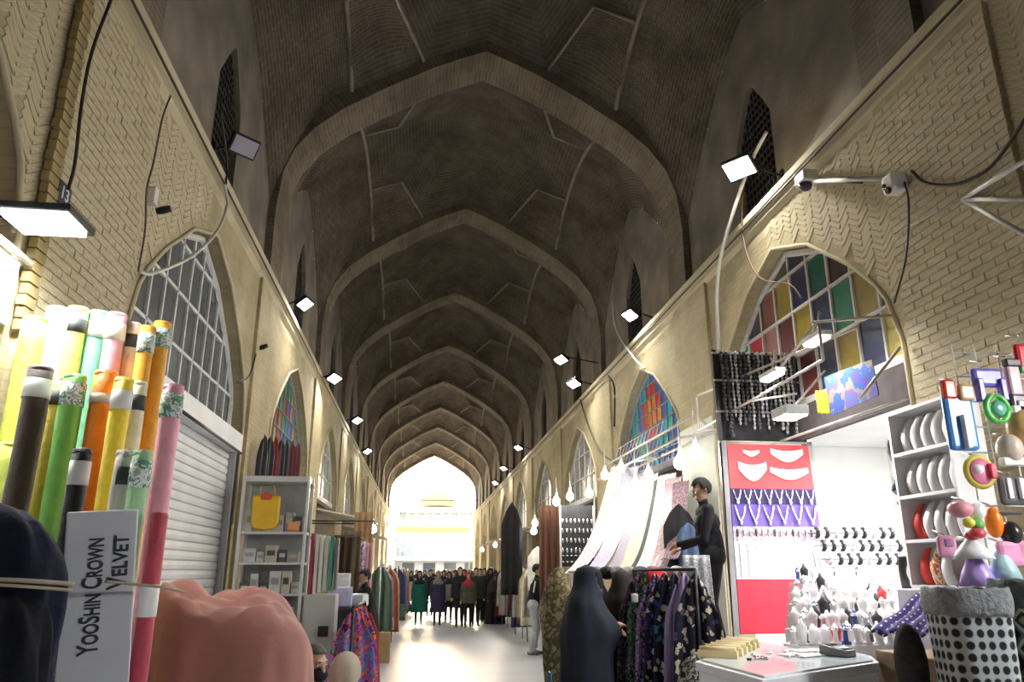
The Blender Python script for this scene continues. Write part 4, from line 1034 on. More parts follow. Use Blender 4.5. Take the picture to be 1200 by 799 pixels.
# strong shop light inside
q = empty('shop_ceiling_lamp', (5.5, 7.0, 3.25), label='white ceiling lamp inside the jewellery shop', cat='lamp')
s = MB(); s.box((0, 0, .03), (.4, 1.6, .05)); s.build('housing', m_whitep, q)
s = MB(); s.box((0, 0, 0), (.36, 1.5, .02)); s.build('lit_panel', m_led, q)
alight('shop_light', (0, 0, -.03), (.25, 0, -1), 900, .36, 1.5, (1, 1, 1), q)
s = MB(); s.bx(XR + .28, XR + 2.45, baysR[3] - 2.15, baysR[3] + 2.15, 3.30, 3.36); s.build('shop_ceiling', m_shop_white, wallR)
q = empty('shop_ceiling_lamp', (4.95, 1.9, 3.25), label='white ceiling lamp inside the shop at the right edge', cat='lamp')  # added lamp out of view, brightens the toys on the wire grid
s = MB(); s.box((0, 0, .03), (.4, 1.6, .05)); s.build('housing', m_whitep, q)
s = MB(); s.box((0, 0, 0), (.36, 1.5, .02)); s.build('lit_panel', m_led, q)
alight('shop_light', (0, 0, -.03), (-.4, .3, -1), 1100, .36, 1.5, (1, 1, 1), q)
s = MB(); s.bx(XR + .28, XR + 2.45, baysR[2] - 2.15, baysR[2] + 2.15, 3.30, 3.36); s.build('shop_ceiling', m_shop_white, wallR)
# dark sheet behind the banner, painted as the shade under the awning
s = MB(); s.bx(XR + .05, XR + .12, baysR[3] - 2.1, baysR[3] + .1, 3.0, 3.36); s.build('shade_sheet', mat('painted_awning_shade', (.06, .05, .05), .9, var=.2), wallR)
pts = [onX(966, 442, 3.72), onX(1022, 421, 3.72), onX(1030, 463, 3.72), onX(975, 487, 3.72)]
o0 = pts[0]; s = MB(); pp = [q - o0 for q in pts]
s.add(pp, [(0, 1, 2, 3)], [[(0, 1), (1, 1), (1, 0), (0, 0)]])
s.build('banner', pattern('violet_banner_print', [(.08, .05, .26), (.03, .08, .30), (.20, .17, .14), (.12, .09, .28), (.05, .14, .34), (.26, .22, .17)], 'noise', 3.2), loc=o0, solid=.01, label='violet and blue printed banner hung from the awning frame', cat='banner')
q = hang(onX(962, 458, 3.75), .12, .22, mat('yellow_tag', (.75, .62, .05), .6), 'small yellow cloth hung beside the violet banner', folds=2, amp=.01)

# ---------- stepped ring table
e = empty('stepped_table', (3.35, 6.2, 0), label='white stepped table crowded with ring stands', cat='table'); m_tab = mat('white_table', (.78, .78, .78), .6, var=.05)
STX = lambda k: 2.68 + .15 * k
for k in range(6): b = MB(); b.bx(STX(k) - 3.35, 4.04 - 3.35, 5.46 + .27 * k - 6.2, 5.46 + .27 * (k + 1) - 6.2, .805, 1.10 + .08 * k); b.build('step', m_tab, e)
b = MB(); b.bx(2.68 - 3.35, 2.94 - 3.35, 5.46 - 6.2, 6.3 - 6.2, 0, .804); b.build('plinth', m_tab, e)
m_rw = mat('ring_white', (.84, .82, .84), .45, var=.05); m_rk = mat('ring_black', (.03, .03, .035), .4); m_rp = mat('ring_pink', (.78, .42, .52), .5, var=.1); m_rr = mat('ring_red', (.55, .05, .06), .5); m_rb = mat('ring_blue', (.05, .08, .28), .5)
def stand_mesh(m, kind):
    s = MB()
    if kind == 0: s.lathe([(.026, 0), (.028, .012), (.014, .02), (.012, .06), (.018, .085), (.004, .105)], n=10)
    else: s.lathe([(.03, 0), (.03, .01), (.02, .015), (.024, .05), (.030, .08), (.012, .10), (.006, .12)], n=8)
    s.cur = 1; s.lathe([(.016, .07), (.022, .075), (.022, .083), (.016, .088)], n=10)
    return s.mesh('ring_stand', [m, m_silv2])
sm = [stand_mesh(m_rw, 0), stand_mesh(m_rw, 1), stand_mesh(m_rk, 1), stand_mesh(m_rp, 0), stand_mesh(m_rr, 1), stand_mesh(m_rb, 0)]
snm = ['white', 'white', 'black', 'pink', 'red', 'blue']
rnd = random.Random(11)
for k in range(6):
    z = 1.10 + .08 * k; xL = STX(k) + .03
    for rr in range(2):
        y = 5.52 + .27 * k + .13 * rr; x = xL + .02; i = 0
        while x < 4.02:
            t = rnd.choices(range(6), [5, 5, 3 if k < 4 else 1.5, .6, .35, .4])[0]
            o = inst(sm[t], 'ring_stand', None, (x, y, z + .001), (0, 0, rnd.uniform(0, 6)), (1.35, 1.35, rnd.uniform(1.1, 1.5)))
            tag(o, '%s ring stand in the packed rows on the white stepped table' % snm[t], 'ring stand', 'ring stands on the stepped table')
            x += rnd.uniform(.075, .095); i += 1
# bracelet cushions on three wires at the back
for j, (z, n0) in enumerate(((1.72, 'lower'), (1.85, 'middle'), (1.98, 'upper'))):
    Y = 7.32 + .1 * j; x0 = 3.92
    q = empty('bracelet_bar', (x0, Y, z), label='%s bar of black bracelet cushions at the back of the jewellery stall' % n0, cat='bar', group='bracelet bars')
    s = MB(); s.tube([(-.05, 0, 0), (.95, 0, 0)], .008, 6); s.build('bar', m_steel, q)
    for xx in (-.04, .94): s = MB(); s.tube([(xx, 0, 0), (xx, 0, 1.55 - z)], .008, 6); s.build('upright', m_steel, q)
    for k in range(9):
        s = MB(); a = [(0 + .0, -.045 * math.cos(t) - 0, .045 * math.sin(t)) for t in [(-1.9 + 3.8 * i / 9) for i in range(10)]]
        s.tube(a, [.012 + .012 * math.sin(PI * i / 9) for i in range(10)], 6)
        s.build('bracelet_cushion', m_rk if (k + j) % 4 else m_rw, loc=(x0 + .05 + .1 * k, Y - .02, z + .0), label='bracelet cushion %s along the %s bar' % (ORD[k], n0), cat='bracelet', group='bracelet cushions')

# ---------- open white shelf of necklace busts
X = 3.5; yA, yB_ = 4.70, 5.34; z0, z1 = 1.50, 2.74
e = empty('bust_shelf', (X + .13, (yA + yB_) / 2, z0), label='white open shelf unit of necklace busts at the right', cat='shelf'); hy = (yB_ - yA) / 2; H = z1 - z0
m_shw = mat('shelf_white', (.80, .80, .81), .5, var=.03)
for y in (-hy, hy): s = MB(); s.box((0, y, H / 2), (.26, .022, H)); s.build('side_panel', m_shw, e)
for k in range(5): s = MB(); s.box((0, 0, H * k / 4), (.26, 2 * hy, .022)); s.build('shelf_board', m_shw, e)
s = MB(); s.box((.13, 0, H / 2), (.012, 2 * hy, H)); s.build('back_panel', m_shw, e)
s = MB()
def bust_mesh(m):
    s = MB(); n = 10; rings = []
    for j in range(11):
        t = j / 10; w = .046 * (1 - .45 * t ** 2); off = .05 * math.sin(PI * t) - .03 * t
        rings.append([(w * .55 * math.cos(a) - off, w * math.sin(a), .255 * t) for a in [2 * PI * k / 12 for k in range(12)]])
    s.loft(rings); return s.mesh('necklace_bust', m)
bm_w, bm_r, bm_o = bust_mesh(mat('bust_white', (.82, .81, .81), .5, var=.04)), bust_mesh(mat('bust_red', (.62, .06, .05), .5)), bust_mesh(pattern('bust_orange', [(.75, .25, .08), (.85, .75, .6), (.7, .15, .06)], 'noise', 30))
for k in range(4):
    for i in range(5 if k else 3):
        y = hy - .08 - .12 * i; mm = bm_w; cn = 'white'
        if k == 1 and i == 0: mm, cn = bm_r, 'red'
        if k == 0: mm, cn = ((bm_r, 'red'), (bm_o, 'orange'), (bm_w, 'white'))[i]
        o = inst(mm, 'necklace_bust', None, (X + .10, (yA + yB_) / 2 + y, z0 + H * k / 4 + .012), (0, 0, R(8)))
        tag(o, '%s necklace bust, %s from the far end of the %s row' % (cn, ORD[i], ['bottom', 'second', 'third', 'top'][k]), 'bust', 'necklace busts on the shelf')
b = MB(); b.bx(X - .05, XR - .06, 4.35, 5.45, .80, 1.485); b.build('shop_counter', mat('lilac_grey_counter', (.40, .38, .45), .6, var=.05), label='lilac grey counter under the shelf of busts', cat='counter', bevel=.01)
# black lace strands and a black bust left of the shelf
for k, (px, a, c) in enumerate(((1041, 485, 575), (1047, 560, 590))):
    P = [onX(px + 4 * math.sin(j * 1.3) + (j * 1.3), a + (c - a) * j / 8, 3.6) for j in range(9)]; o0 = P[0]
    s = MB(); s.tube([q - o0 for q in P], [.012 + .012 * abs(math.sin(j * 1.7)) for j in range(9)], 6); s.build('lace_strand', m_rk, loc=o0, label=['long', 'short'][k] + ' black lace strand hanging left of the bust shelf', cat='lace')
p = onX(1055, 672, 3.45); s = MB(); rings = []
for j in range(11):
    t = j / 10; w = .05 * (1.1 - .5 * math.sin(PI * t)); off = .05 * math.sin(PI * t)
    rings.append([(w * .8 * math.cos(a) - .0, w * math.sin(a) + off, .22 * t) for a in [2 * PI * k / 12 for k in range(12)]])
s.loft(rings); s.build('neck_bust', m_rk, loc=(3.52, 5.40, 1.487), label='black curved neck bust beside the red busts', cat='bust')

# ---------- white display counter in front
pc = [(1.72, 3.95), (1.67, 4.78), (2.32, 5.75), (2.62, 5.75), (2.62, 5.40), (2.9, 5.40), (2.9, 4.95), (2.75, 4.62)]
e = empty('glass_counter', (2.2, 4.6, 0), label='pale white display counter with a glass top in front of the rings', cat='counter')
q = [(x - 2.2, y - 4.6) for x, y in pc]
s = MB(); s.prism([(x * .97, y * .97) for x, y in q], 'Z', 0, 1.03); s.build('body', mat('counter_white', (.74, .77, .80), .4, var=.05), e)
s = MB(); s.prism(q, 'Z', 1.03, 1.085); s.build('top_frame', mat('counter_edge', (.66, .69, .72), .3, var=.04), e, bevel=.008)
s = MB(); s.prism([(x * .93, y * .93) for x, y in q], 'Z', 1.086, 1.096); s.build('glass_top', mat('milky_glass', (.70, .78, .82), .08, var=.08), e)
rnd = random.Random(4); zt = 1.097
for k in range(6):
    a = onZ(848 + 7 * k, 760 - 2.6 * k, zt)
    s = MB(); s.box((0, 0, .02), (.24, .05, .04)); s.lathe([(.018, -.11), (.018, .11)], (0, 0, .045), n=8, rot=Matrix.Rotation(PI / 2, 3, 'Y'))
    o = s.build('ring_bar', mat('cream_foam', (.80, .66, .36), .7, var=.06), loc=(1.845 + .085 * k, 4.86 + .128 * k, zt), label='cream ring bar on the counter, %s from the front' % ORD[k], cat='ring bar', group='cream ring bars on the counter'); o.rotation_euler = (0, 0, R(-33))
for k in range(26):
    t = rnd.random(); x = 1.95 + .75 * rnd.random(); y = 4.55 + .35 * rnd.random() + .5 * (x - 1.95)
    s = MB(); r = rnd.uniform(.012, .022); s.lathe([(r, 0), (r * 1.3, .006), (r, .012)], n=10); nmn = rnd.choice(['silver', 'black', 'silver'])
    s.build('trinket', m_silv2 if nmn == 'silver' else m_rk, loc=(x, y, zt), label='tiny %s trinket lying on the glass counter top' % nmn, cat='trinket', group='trinkets on the glass counter')
p = (2.62, 4.85, zt)
e = empty('card_reader', p, label='dark grey card reader on the white counter', cat='card reader'); e.rotation_euler = (0, 0, R(30))
s = MB(); s.prism([(-.09, 0), (.09, 0), (.09, .07), (-.09, .04)], 'X', -.06, .06); s.build('body', mat('reader_grey', (.16, .17, .19), .5), e, bevel=.008)
s = MB(); s.box((0, .05, .066), (.09, .06, .006)); s.build('screen', m_black, e)
s = MB(); s.box((0, -.04, .05), (.09, .07, .006)); s.build('keypad', m_lab, e)
for k, (x, y, w, d, rz) in enumerate(((2.42, 4.9, .26, .2, .5), (2.52, 5.05, .22, .16, .2))):
    s = MB(); s.box((0, 0, .004), (w, d, .008)); o = s.build('paper_sheet', m_lab, loc=(x, y, zt + .001 + .0085 * k), label=['larger', 'smaller'][k] + ' white paper sheet lying on the counter', cat='paper'); o.rotation_euler = (0, 0, rz)
# low box in front with packages
b = MB(); b.bx(2.0, 2.9, 3.05, 3.53, 0, .98); b.build('goods_chest', m_lock, label='grey goods chest at the lower edge under the bright packages', cat='chest', bevel=.01)
for k, (x, y, c, nm_, rz) in enumerate(((2.12, 3.38, (.75, .10, .03), 'red and orange', .2), (2.36, 3.36, (.82, .42, .03), 'orange yellow', .15), (2.60, 3.38, (.05, .35, .68), 'bright blue', .6), (2.80, 3.30, (.70, .78, .84), 'white and blue', .1))):
    e = empty('toy_package', (x, y, .981), label='%s toy package on the grey chest' % nm_, cat='package', group='packages on the grey chest'); e.rotation_euler = (0, 0, rz)
    s = MB(); s.box((0, 0, .045), (.20, .12, .09)); s.build('box', mat('pack_' + nm_.replace(' ', '_'), c, .35, var=.2, vs_=14), e, bevel=.012)
    s = MB(); s.box((0, -.062, .05), (.14, .004, .04)); s.build('label', mat('pack_label', (.85, .8, .3), .4), e)

# ---------- violet dotted cloth and the two patterned hampers
P_dot = pattern('violet_dots', [(.75, .74, .86), (.06, .04, .20)], 'dots', 9., uvw=True)
P_dot.node_tree.nodes['Color Ramp'].color_ramp.elements[0].position = .12; P_dot.node_tree.nodes['Color Ramp'].color_ramp.elements[1].position = .2
c4 = [onY(1020, 742, 4.35), onY(1086, 745, 4.15), onY(1122, 686, 4.7), onY(1086, 689, 5.0)]
o0 = c4[0]; s = MB()
def fn(u, v):
    a = c4[0].lerp(c4[1], u); d = c4[3].lerp(c4[2], u); p = a.lerp(d, v); p.z += .012 * math.sin(20 * u) + .01 * math.sin(11 * v); return p - o0
s.grid(fn, 24, 24, True, (1.0, 1.4)); s.build('dotted_cloth', P_dot, loc=o0, solid=.012, label='violet cloth with white dots spread beside the hampers', cat='cloth')
b = MB(); b.bx(2.93, 3.38, 4.14, 4.95, .0, 1.12); b.build('cloth_crate', m_wood, label='wooden crate under the violet dotted cloth', cat='crate')
P_hon = pattern('honeycomb_print', [(.012, .012, .014), (.40, .42, .43)], 'dots', 18., uvw=True)
P_dia = pattern('diamond_print', [(.30, .29, .16), (.035, .035, .035), (.50, .50, .49), (.16, .15, .12), (.02, .02, .02), (.03, .03, .03)], 'rings', 7.5, uvw=True)
P_dia.node_tree.nodes['Mapping'] if False else None
def hamper(cx, cy, z0, z1, rx, ry, m, rim, label, rz=0):
    e = empty('cloth_hamper', (cx, cy, z0), label=label, cat='hamper', group='patterned hampers'); e.rotation_euler = (0, 0, rz); H = z1 - z0
    def sq(a, k): # rounded square
        c, s_ = math.cos(a), math.sin(a); p = 3.2; d = (abs(c) ** p + abs(s_) ** p) ** (-1 / p); return (rx * k * d * c, ry * k * d * s_)
    N = 48; per = 2 * PI * (rx + ry) / 2 * 1.12; s = MB()
    s.grid(lambda u, v: (*sq(2 * PI * u, .86 + .14 * v + .012 * math.sin(2 * PI * u * 5)), H * v), N, 10, True, (per, H)); s.build('cloth_body', m, e, solid=.012)
    s = MB(); s.grid(lambda u, v: (*sq(2 * PI * u, 1.0 + .05 * math.sin(PI * v)), H - .10 + .13 * v + .006 * math.sin(2 * PI * u * 9)), N, 6); s.build('fleece_rim', rim, e, solid=.02)
    s = MB(); s.grid(lambda u, v: (*[q * (1 - v) for q in sq(2 * PI * u, .97)], H - .06 - .05 * v), N, 4); s.build('inner_cloth', rim, e)
m_rimg = mat('grey_fleece', (.20, .21, .22), .95, var=.3, vs_=30, bump=.6, bs=60); m_rimk = mat('dark_fleece', (.09, .10, .10), .95, var=.3, vs_=30, bump=.5, bs=60)
hamper(2.81, 3.85, .70, 1.49, .172, .18, P_hon, m_rimg, 'honeycomb patterned grey hamper with fleece rim, left of the pair', R(-12))
hamper(3.19, 3.82, .70, 1.53, .185, .18, P_dia, m_rimk, 'black hamper with olive diamond print, right of the pair', R(-14))
b = MB(); b.bx(2.58, 3.45, 3.56, 4.1, 0, .70); b.build('hamper_stand', m_stone, label='low grey stand under the patterned hampers', cat='stand')
b = MB(); b.ell((0, 0, .15), (.075, .10, .21)); b.build('dark_lump', mat('dark_rough', (.02, .02, .022), .95, var=.4, vs_=25, bump=.8, bs=70), loc=(2.59, 4.05, .98), label='dark fluffy bundle left of the honeycomb hamper', cat='bundle')  # dark ellipsoid filling the dark stretch left of the hamper

# ---------- hanging toys and packets at the right edge
e = empty('wire_grid', (3.95, 4.3, 1.5), label='white wire grid holding toys at the right edge', cat='grid panel')
for k in range(9): s = MB(); s.tube([(-.62 + .155 * k, 0, 0), (-.62 + .155 * k, 0, 1.5)], .005, 5); s.build('wire', m_whitep, e)
for k in range(10): s = MB(); s.tube([(-.62, 0, .16 * k), (.62, 0, .16 * k)], .005, 5); s.build('wire', m_whitep, e)
def packet(px, py, w, h, parts, label, Y=4.2, name='toy_packet', d=.05):
    p = onY(px, py, Y); e = empty(name, p, label=label, cat='toy', group='toys hung on the wire grid')
    for i, (nm_, shp, col, cx, cz, sw, sh) in enumerate(parts):
        m = mat('toy_%s_%d' % (nm_, hash(col) % 997), col, .3, var=.18, vs_=12); s = MB(); y = -.012 * (i + 1)
        if shp == 'box': s.box((cx, y, cz), (sw, d, sh)); s.build(nm_, m, e, bevel=min(sw, sh) * .18)
        elif shp == 'disc': s.lathe([(.01, -.02), (sw * .8, -.02), (sw, 0), (sw * .8, .02), (.01, .022)], (cx, y, cz), n=20, rot=Matrix.Rotation(PI / 2, 3, 'X')); s.build(nm_, m, e)
        elif shp == 'ring': s.tube([(cx + sw * math.cos(t), y, cz + sh * math.sin(t)) for t in [2 * PI * k / 20 for k in range(21)]], sw * .28, 8); s.build(nm_, m, e)
        elif shp == 'ball': s.ell((cx, y, cz), (sw, sw, sh), 14, 10); s.build(nm_, m, e)
        elif shp == 'cone': s.lathe([(sw, -sh), (sw * .8, -sh * .3), (sw * .35, sh * .6), (sw * .2, sh)], (cx, y, cz), n=16); s.build(nm_, m, e)
    s = MB(); s.tube([(0, 0, h * .5), (0, .1, h * .5 + .03)], .006, 5); s.build('hook', m_steel, e); return e
W8 = (.80, .82, .86)
packet(1122, 488, .2, .46, [('blue_pouch', 'box', (.06, .24, .62), 0, -.04, .19, .34), ('red_tip', 'box', (.65, .06, .03), -.05, .16, .08, .12), ('sand_tip', 'box', (.62, .42, .22), .05, .14, .1, .1), ('white_gloss', 'box', W8, .0, -.1, .03, .2)], 'blue toy pouch with red top, leftmost on the wire grid')
packet(1158, 462, .2, .42, [('violet_card', 'box', (.16, .14, .55), 0, .10, .2, .12), ('violet_strap', 'box', (.10, .05, .42), -.07, .02, .04, .14), ('violet_strap', 'box', (.10, .05, .42), .07, .02, .04, .14), ('green_ring', 'ring', (.10, .50, .08), 0, -.1, .07, .08), ('green_core', 'disc', (.12, .42, .30), 0, -.1, .05, .05)], 'green ring toy with violet straps on the wire grid')
packet(1146, 553, .2, .2, [('yellow_rim', 'disc', (.72, .66, .12), 0, 0, .105, .1), ('pink_badge', 'disc', (.70, .20, .34), .0, -.0, .085, .08), ('pale_face', 'ball', W8, -.03, .01, .035, .03), ('red_bow', 'box', (.6, .04, .08), .05, 0, .04, .09)], 'round yellow rimmed toy badge on the wire grid')
packet(1182, 530, .2, .2, [('foil_bag', 'ball', (.60, .50, .42), 0, .02, .075, .09), ('foil_band', 'box', (.65, .68, .70), 0, -.06, .16, .05)], 'silvery foil toy bag on the wire grid')
packet(1196, 500, .2, .2, [('amber_bag', 'ball', (.55, .34, .14), 0, 0, .09, .11), ('clear_top', 'box', W8, 0, .1, .12, .05)], 'amber foil toy bag at the right edge')
packet(1187, 575, .24, .2, [('dark_tray', 'box', (.10, .10, .11), 0, 0, .21, .17), ('silver_bar', 'box', W8, -.05, .01, .03, .12), ('silver_bar', 'box', W8, .02, .01, .03, .12), ('tan_bar', 'box', (.5, .38, .25), .07, .0, .03, .12)], 'dark tray of silver toys on the wire grid')
packet(1133, 607, .2, .2, [('pink_petals', 'ball', (.80, .35, .42), -.04, .05, .07, .05), ('white_petals', 'ball', W8, .05, .04, .05, .05), ('green_leaf', 'ball', (.15, .50, .15), .03, -.04, .04, .035), ('yellow_core', 'ball', (.80, .72, .10), -.03, -.03, .035, .03), ('red_petals', 'ball', (.65, .08, .1), .0, -.09, .05, .03)], 'bunch of small bright toy flowers on the wire grid')
packet(1163, 612, .2, .2, [('orange_body', 'ball', (.84, .22, .02), 0, 0, .05, .09), ('black_rod', 'box', (.03, .03, .03), .08, .05, .16, .015)], 'orange toy with a black rod on the wire grid')
packet(1183, 625, .2, .2, [('black_puff', 'ball', (.02, .02, .02), 0, 0, .06, .07), ('pink_card', 'box', (.72, .25, .38), .06, -.10, .14, .12)], 'black puff toy on a pink card at the right edge')
packet(1140, 655, .2, .2, [('violet_skirt', 'cone', (.42, .30, .68), 0, -.05, .10, .10), ('white_cape', 'cone', W8, -.01, .06, .11, .06), ('red_bow', 'ball', (.70, .10, .05), -.01, .13, .04, .03)], 'white and violet toy dress above the hampers')
packet(1172, 655, .2, .2, [('aqua_skirt', 'cone', (.40, .60, .62), 0, -.02, .09, .09), ('pink_back', 'box', (.75, .32, .52), .05, .03, .16, .14)], 'aqua and pink toy dress above the hampers')
packet(1185, 445, .1, .3, [('pink_card', 'box', (.55, .34, .36), 0, 0, .09, .22), ('black_clip', 'box', (.03, .03, .04), 0, .10, .10, .05)], 'slim pink card of hair clips on the wire grid')
packet(1192, 480, .1, .3, [('black_card', 'box', (.05, .05, .06), 0, 0, .12, .2), ('grey_clip', 'box', (.45, .42, .44), 0, -.02, .05, .14)], 'black card of grey clips at the right edge')
packet(1198, 420, .1, .3, [('red_pack', 'box', (.65, .03, .05), 0, 0, .12, .18), ('green_band', 'box', (.1, .4, .15), 0, -.08, .12, .04)], 'red packet with green band at the right edge')
packet(1108, 640, .16, .14, [('pink_box', 'box', (.70, .34, .48), 0, 0, .12, .13), ('lilac_print', 'box', (.35, .16, .35), .0, .02, .06, .05)], 'pink box with lilac print beside the bust shelf', Y=4.55)
# ================================================================== SCARF STALL AND STALLS BEYOND (RIGHT)
e = empty('scarf_gantry', (3.2, 10.5, .8), label='pale pipe frame from which the long scarves hang', cat='stall frame')
def fpipe(a, b_, r=.018): s = MB(); o = Vector((3.2, 10.5, .8)); s.tube([Vector(a) - o, Vector(b_) - o], r, 6); s.build('pipe', m_rail, e)
for a, b_ in (((3.85, 9.7, 3.40), (3.85, 14.6, 3.40)), ((3.35, 9.7, 3.30), (3.35, 14.6, 3.30)), ((3.35, 9.7, 3.30), (3.98, 9.7, 3.42)), ((3.35, 12.0, 3.30), (3.98, 12.0, 3.42)), ((3.35, 14.6, 3.30), (3.98, 14.6, 3.42)), ((3.6, 9.7, 3.62), (3.6, 14.6, 3.62)), ((3.6, 9.7, 3.62), (3.85, 9.7, 3.40)), ((3.30, 14.6, .8), (3.30, 14.6, 3.3)), ((3.98, 9.4, 3.15), (3.98, 9.4, 3.8))): fpipe(a, b_)
e = empty('scarf_rail', (2.3, 9.2, 0), label='low rail where the scarf ends are gathered', cat='rail')
s = MB(); s.tube([(-.42, .7, 1.60), (.55, -.6, 1.60)], .018, 6); s.build('bar', m_rail, e)
for q in ((-.4, .68), (.5, -.55)): s = MB(); s.tube([(q[0], q[1], 0), (q[0], q[1], 1.6)], .018, 6); s.build('post', m_rail, e)
def scarf(t, bq, wt, wb, m, label, sag=.25, folds=5, seed=0):
    t, bq = Vector(t), Vector(bq); d = (bq - t); side = Vector((d.y, -d.x, 0)).normalized(); side = Vector((.35, -.94, 0))
    rnd = random.Random(seed); ph = rnd.uniform(0, 6); s = MB()
    def fn(u, v):
        p = t.lerp(bq, v); p.z -= sag * 4 * v * (1 - v); w = wt + (wb - wt) * v
        p = p + side * ((u - .5) * w); a = .025 + .02 * (1 - v)
        p += Vector((.5, .1, .4)) * (a * math.sin(folds * 2 * PI * u + ph + 1.5 * v)); return p - t
    s.grid(fn, folds * 8, 22, True, (wt, d.length)); s.build('scarf', m, loc=t, solid=.004, label=label, cat='scarf', group='long scarves of the scarf stall')
def sheer(n, a, b_): return pattern('scarf_' + n, [a, b_, a, tuple((x + y) / 2 for x, y in zip(a, b_))], 'stripes', 6)
tp = lambda px, py: onX(px, py, 3.62)
bt_ = lambda px, py, Y: onY(px, py, Y)
sc_ = [((727, 545), (668, 672, 10.4), .55, .34, sheer('pink_white', (.82, .80, .84), (.78, .52, .55)), 'white and pink scarf, leftmost of the long scarves'),
       ((738, 548), (692, 670, 10.1), .50, .36, sheer('lavender', (.58, .57, .74), (.72, .70, .82)), 'lavender grey long scarf'),
       ((750, 555), (712, 670, 9.8), .42, .22, sheer('mauve', (.46, .40, .52), (.64, .58, .66)), 'mauve long scarf behind the cream one'),
       ((760, 556), (727, 670, 9.6), .45, .30, sheer('cream_peach', (.84, .78, .62), (.76, .58, .44)), 'cream and peach long scarf'),
       ((773, 562), (737, 670, 9.35), .28, .14, mat('scarf_forest', (.05, .075, .06), .8), 'narrow dark green long scarf'),
       ((782, 556), (751, 670, 9.1), .40, .36, sheer('white_sheer', (.80, .82, .83), (.58, .62, .64)), 'sheer white long scarf'),
       ((790, 560), (768, 668, 8.9), .36, .32, pattern('scarf_rose_grey', [(.42, .38, .40), (.55, .28, .32), (.60, .56, .56), (.30, .28, .32)], 'noise', 22), 'rose grey patterned long scarf'),
       ((797, 565), (784, 655, 8.8), .32, .28, pattern('scarf_dark_floral', [(.12, .10, .12), (.36, .20, .24), (.08, .07, .09), (.30, .28, .30)], 'noise', 24), 'dark floral long scarf, rightmost of the row')]
for k, (t, q, wt, wb, m, lab) in enumerate(sc_): scarf(tp(*t), bt_(*q), wt, wb, m, lab, sag=.22 + .015 * (7 - k), folds=4 + k % 3, seed=k)
for k, (px, py, X, w) in enumerate(((797, 543, 3.0, 130), (815, 531, 3.1, 150), (760, 556, 3.1, 110), (728, 549, 3.0, 140), (709, 557, 2.9, 120), (745, 566, 3.3, 60))):
    bulb(onX(px, py, X), 'white hanging bulb over the scarf stall, %s' % ['second from the right end', 'rightmost', 'fourth from the right end', 'fifth from the right end', 'leftmost', 'third from the right end'][k], w * .55, .075 if k < 2 else .062, drop=.3, group='bulbs over the scarf stall')
# dresses on a rail along the aisle edge
e = empty('dress_rail', (2.35, 7.7, 0), label='dark rail carrying the printed dresses beside the women in black', cat='rail')
s = MB(); s.tube([(-.22, .05, 1.62), (.06, -.95, 1.62)], .016, 6); s.build('bar', m_black, e)
for q in ((-.22, .05), (.06, -.95)): s = MB(); s.tube([(q[0], q[1], 0), (q[0], q[1], 1.62)], .016, 6); s.build('post', m_black, e)
dk = (.015, .015, .03)
dp0 = [(pattern('teal_floral', [(.03, .16, .17), (.55, .55, .42), (.02, .03, .08), (.04, .22, .22), (.40, .42, .35), (.02, .02, .05)], 'flower', 15, bg=dk), 'teal floral'),
      (pattern('cream_floral', [(.62, .58, .46), (.02, .02, .05), (.45, .42, .36), (.10, .07, .20), (.55, .50, .42)], 'flower', 14, bg=dk), 'navy dress with cream flowers'),
      (pattern('blue_floral', [(.05, .05, .30), (.55, .55, .60), (.03, .03, .10), (.10, .06, .32)], 'flower', 17, bg=dk), 'royal blue floral'),
      (pattern('violet_floral', [(.20, .12, .35), (.35, .22, .40), (.04, .03, .08), (.40, .36, .48)], 'noise', 14), 'violet floral'),
      (pattern('plum_floral', [(.06, .03, .08), (.16, .08, .16), (.03, .02, .04), (.30, .22, .30)], 'noise', 18), 'dark plum'),
      (mat('lilac_cloth', (.30, .24, .42), .8), 'plain lilac'),
      (pattern('green_floral', [(.03, .10, .07), (.12, .22, .14), (.02, .03, .03), (.30, .30, .24)], 'noise', 15), 'dark green')]
dp = [dp0[i] for i in (4, 6, 3, 2, 0, 5, 1)]
for k, (m, nm_) in enumerate(dp):
    u = k / 6.; x = 2.15 + .26 * u; y = 7.72 - .92 * u
    order = [1, 0, 2, 3, 4, 5, 6]
    hang((x, y - .03, 1.60), .36, 1.46, m, '%s dress on the rail, %s from the women' % (nm_.replace(' dress', ' coloured'), ORD[k]), rz=R(-22 + 5 * (k % 3)), folds=3, amp=.045, flare=1.5, name='dress', cat='dress', group='printed dresses on the dark rail', seed=k, shoulders=True)
bundle((2.30, 7.55, 1.40), (.10, .08, .12), mat('red_scarf', (.70, .03, .03), .8), 'bright red scarf tied over the dress rail', 'red_scarf', 'scarf', 6)
bundle((2.55, 7.38, 1.28), (.07, .06, .09), mat('rose_scarf', (.62, .22, .30), .8), 'rose pink scarf knot over the dress rail', 'rose_scarf', 'scarf', 7)
rnd = random.Random(8)
for k in range(9):
    c = [(.35, .33, .30), (.05, .05, .07), (.30, .30, .36), (.45, .42, .40), (.10, .10, .14), (.24, .14, .16), (.12, .16, .14), (.5, .5, .48), (.20, .20, .24)][k]; nm_ = ['taupe', 'black', 'slate', 'sand', 'ink', 'plum', 'moss', 'pearl', 'lead'][k]
    t = k / 8.; bundle((1.93 + .72 * t, 8.55 - .95 * t, 1.52), (.085, .08, .07), mat('knot_' + nm_, c, .85, var=.25, vs_=14), '%s scarf knot bunched on the scarf rail' % nm_, 'scarf_knot', 'scarf', 20 + k)
bundle((1.62, 9.2, .02), (.20, .20, .82), pattern('camel_print', [(.28, .24, .14), (.12, .10, .05), (.36, .32, .20)], 'noise', 14), 'tall olive print cloth bundle behind the women in black', 'cloth_bundle', 'bundle', 31)
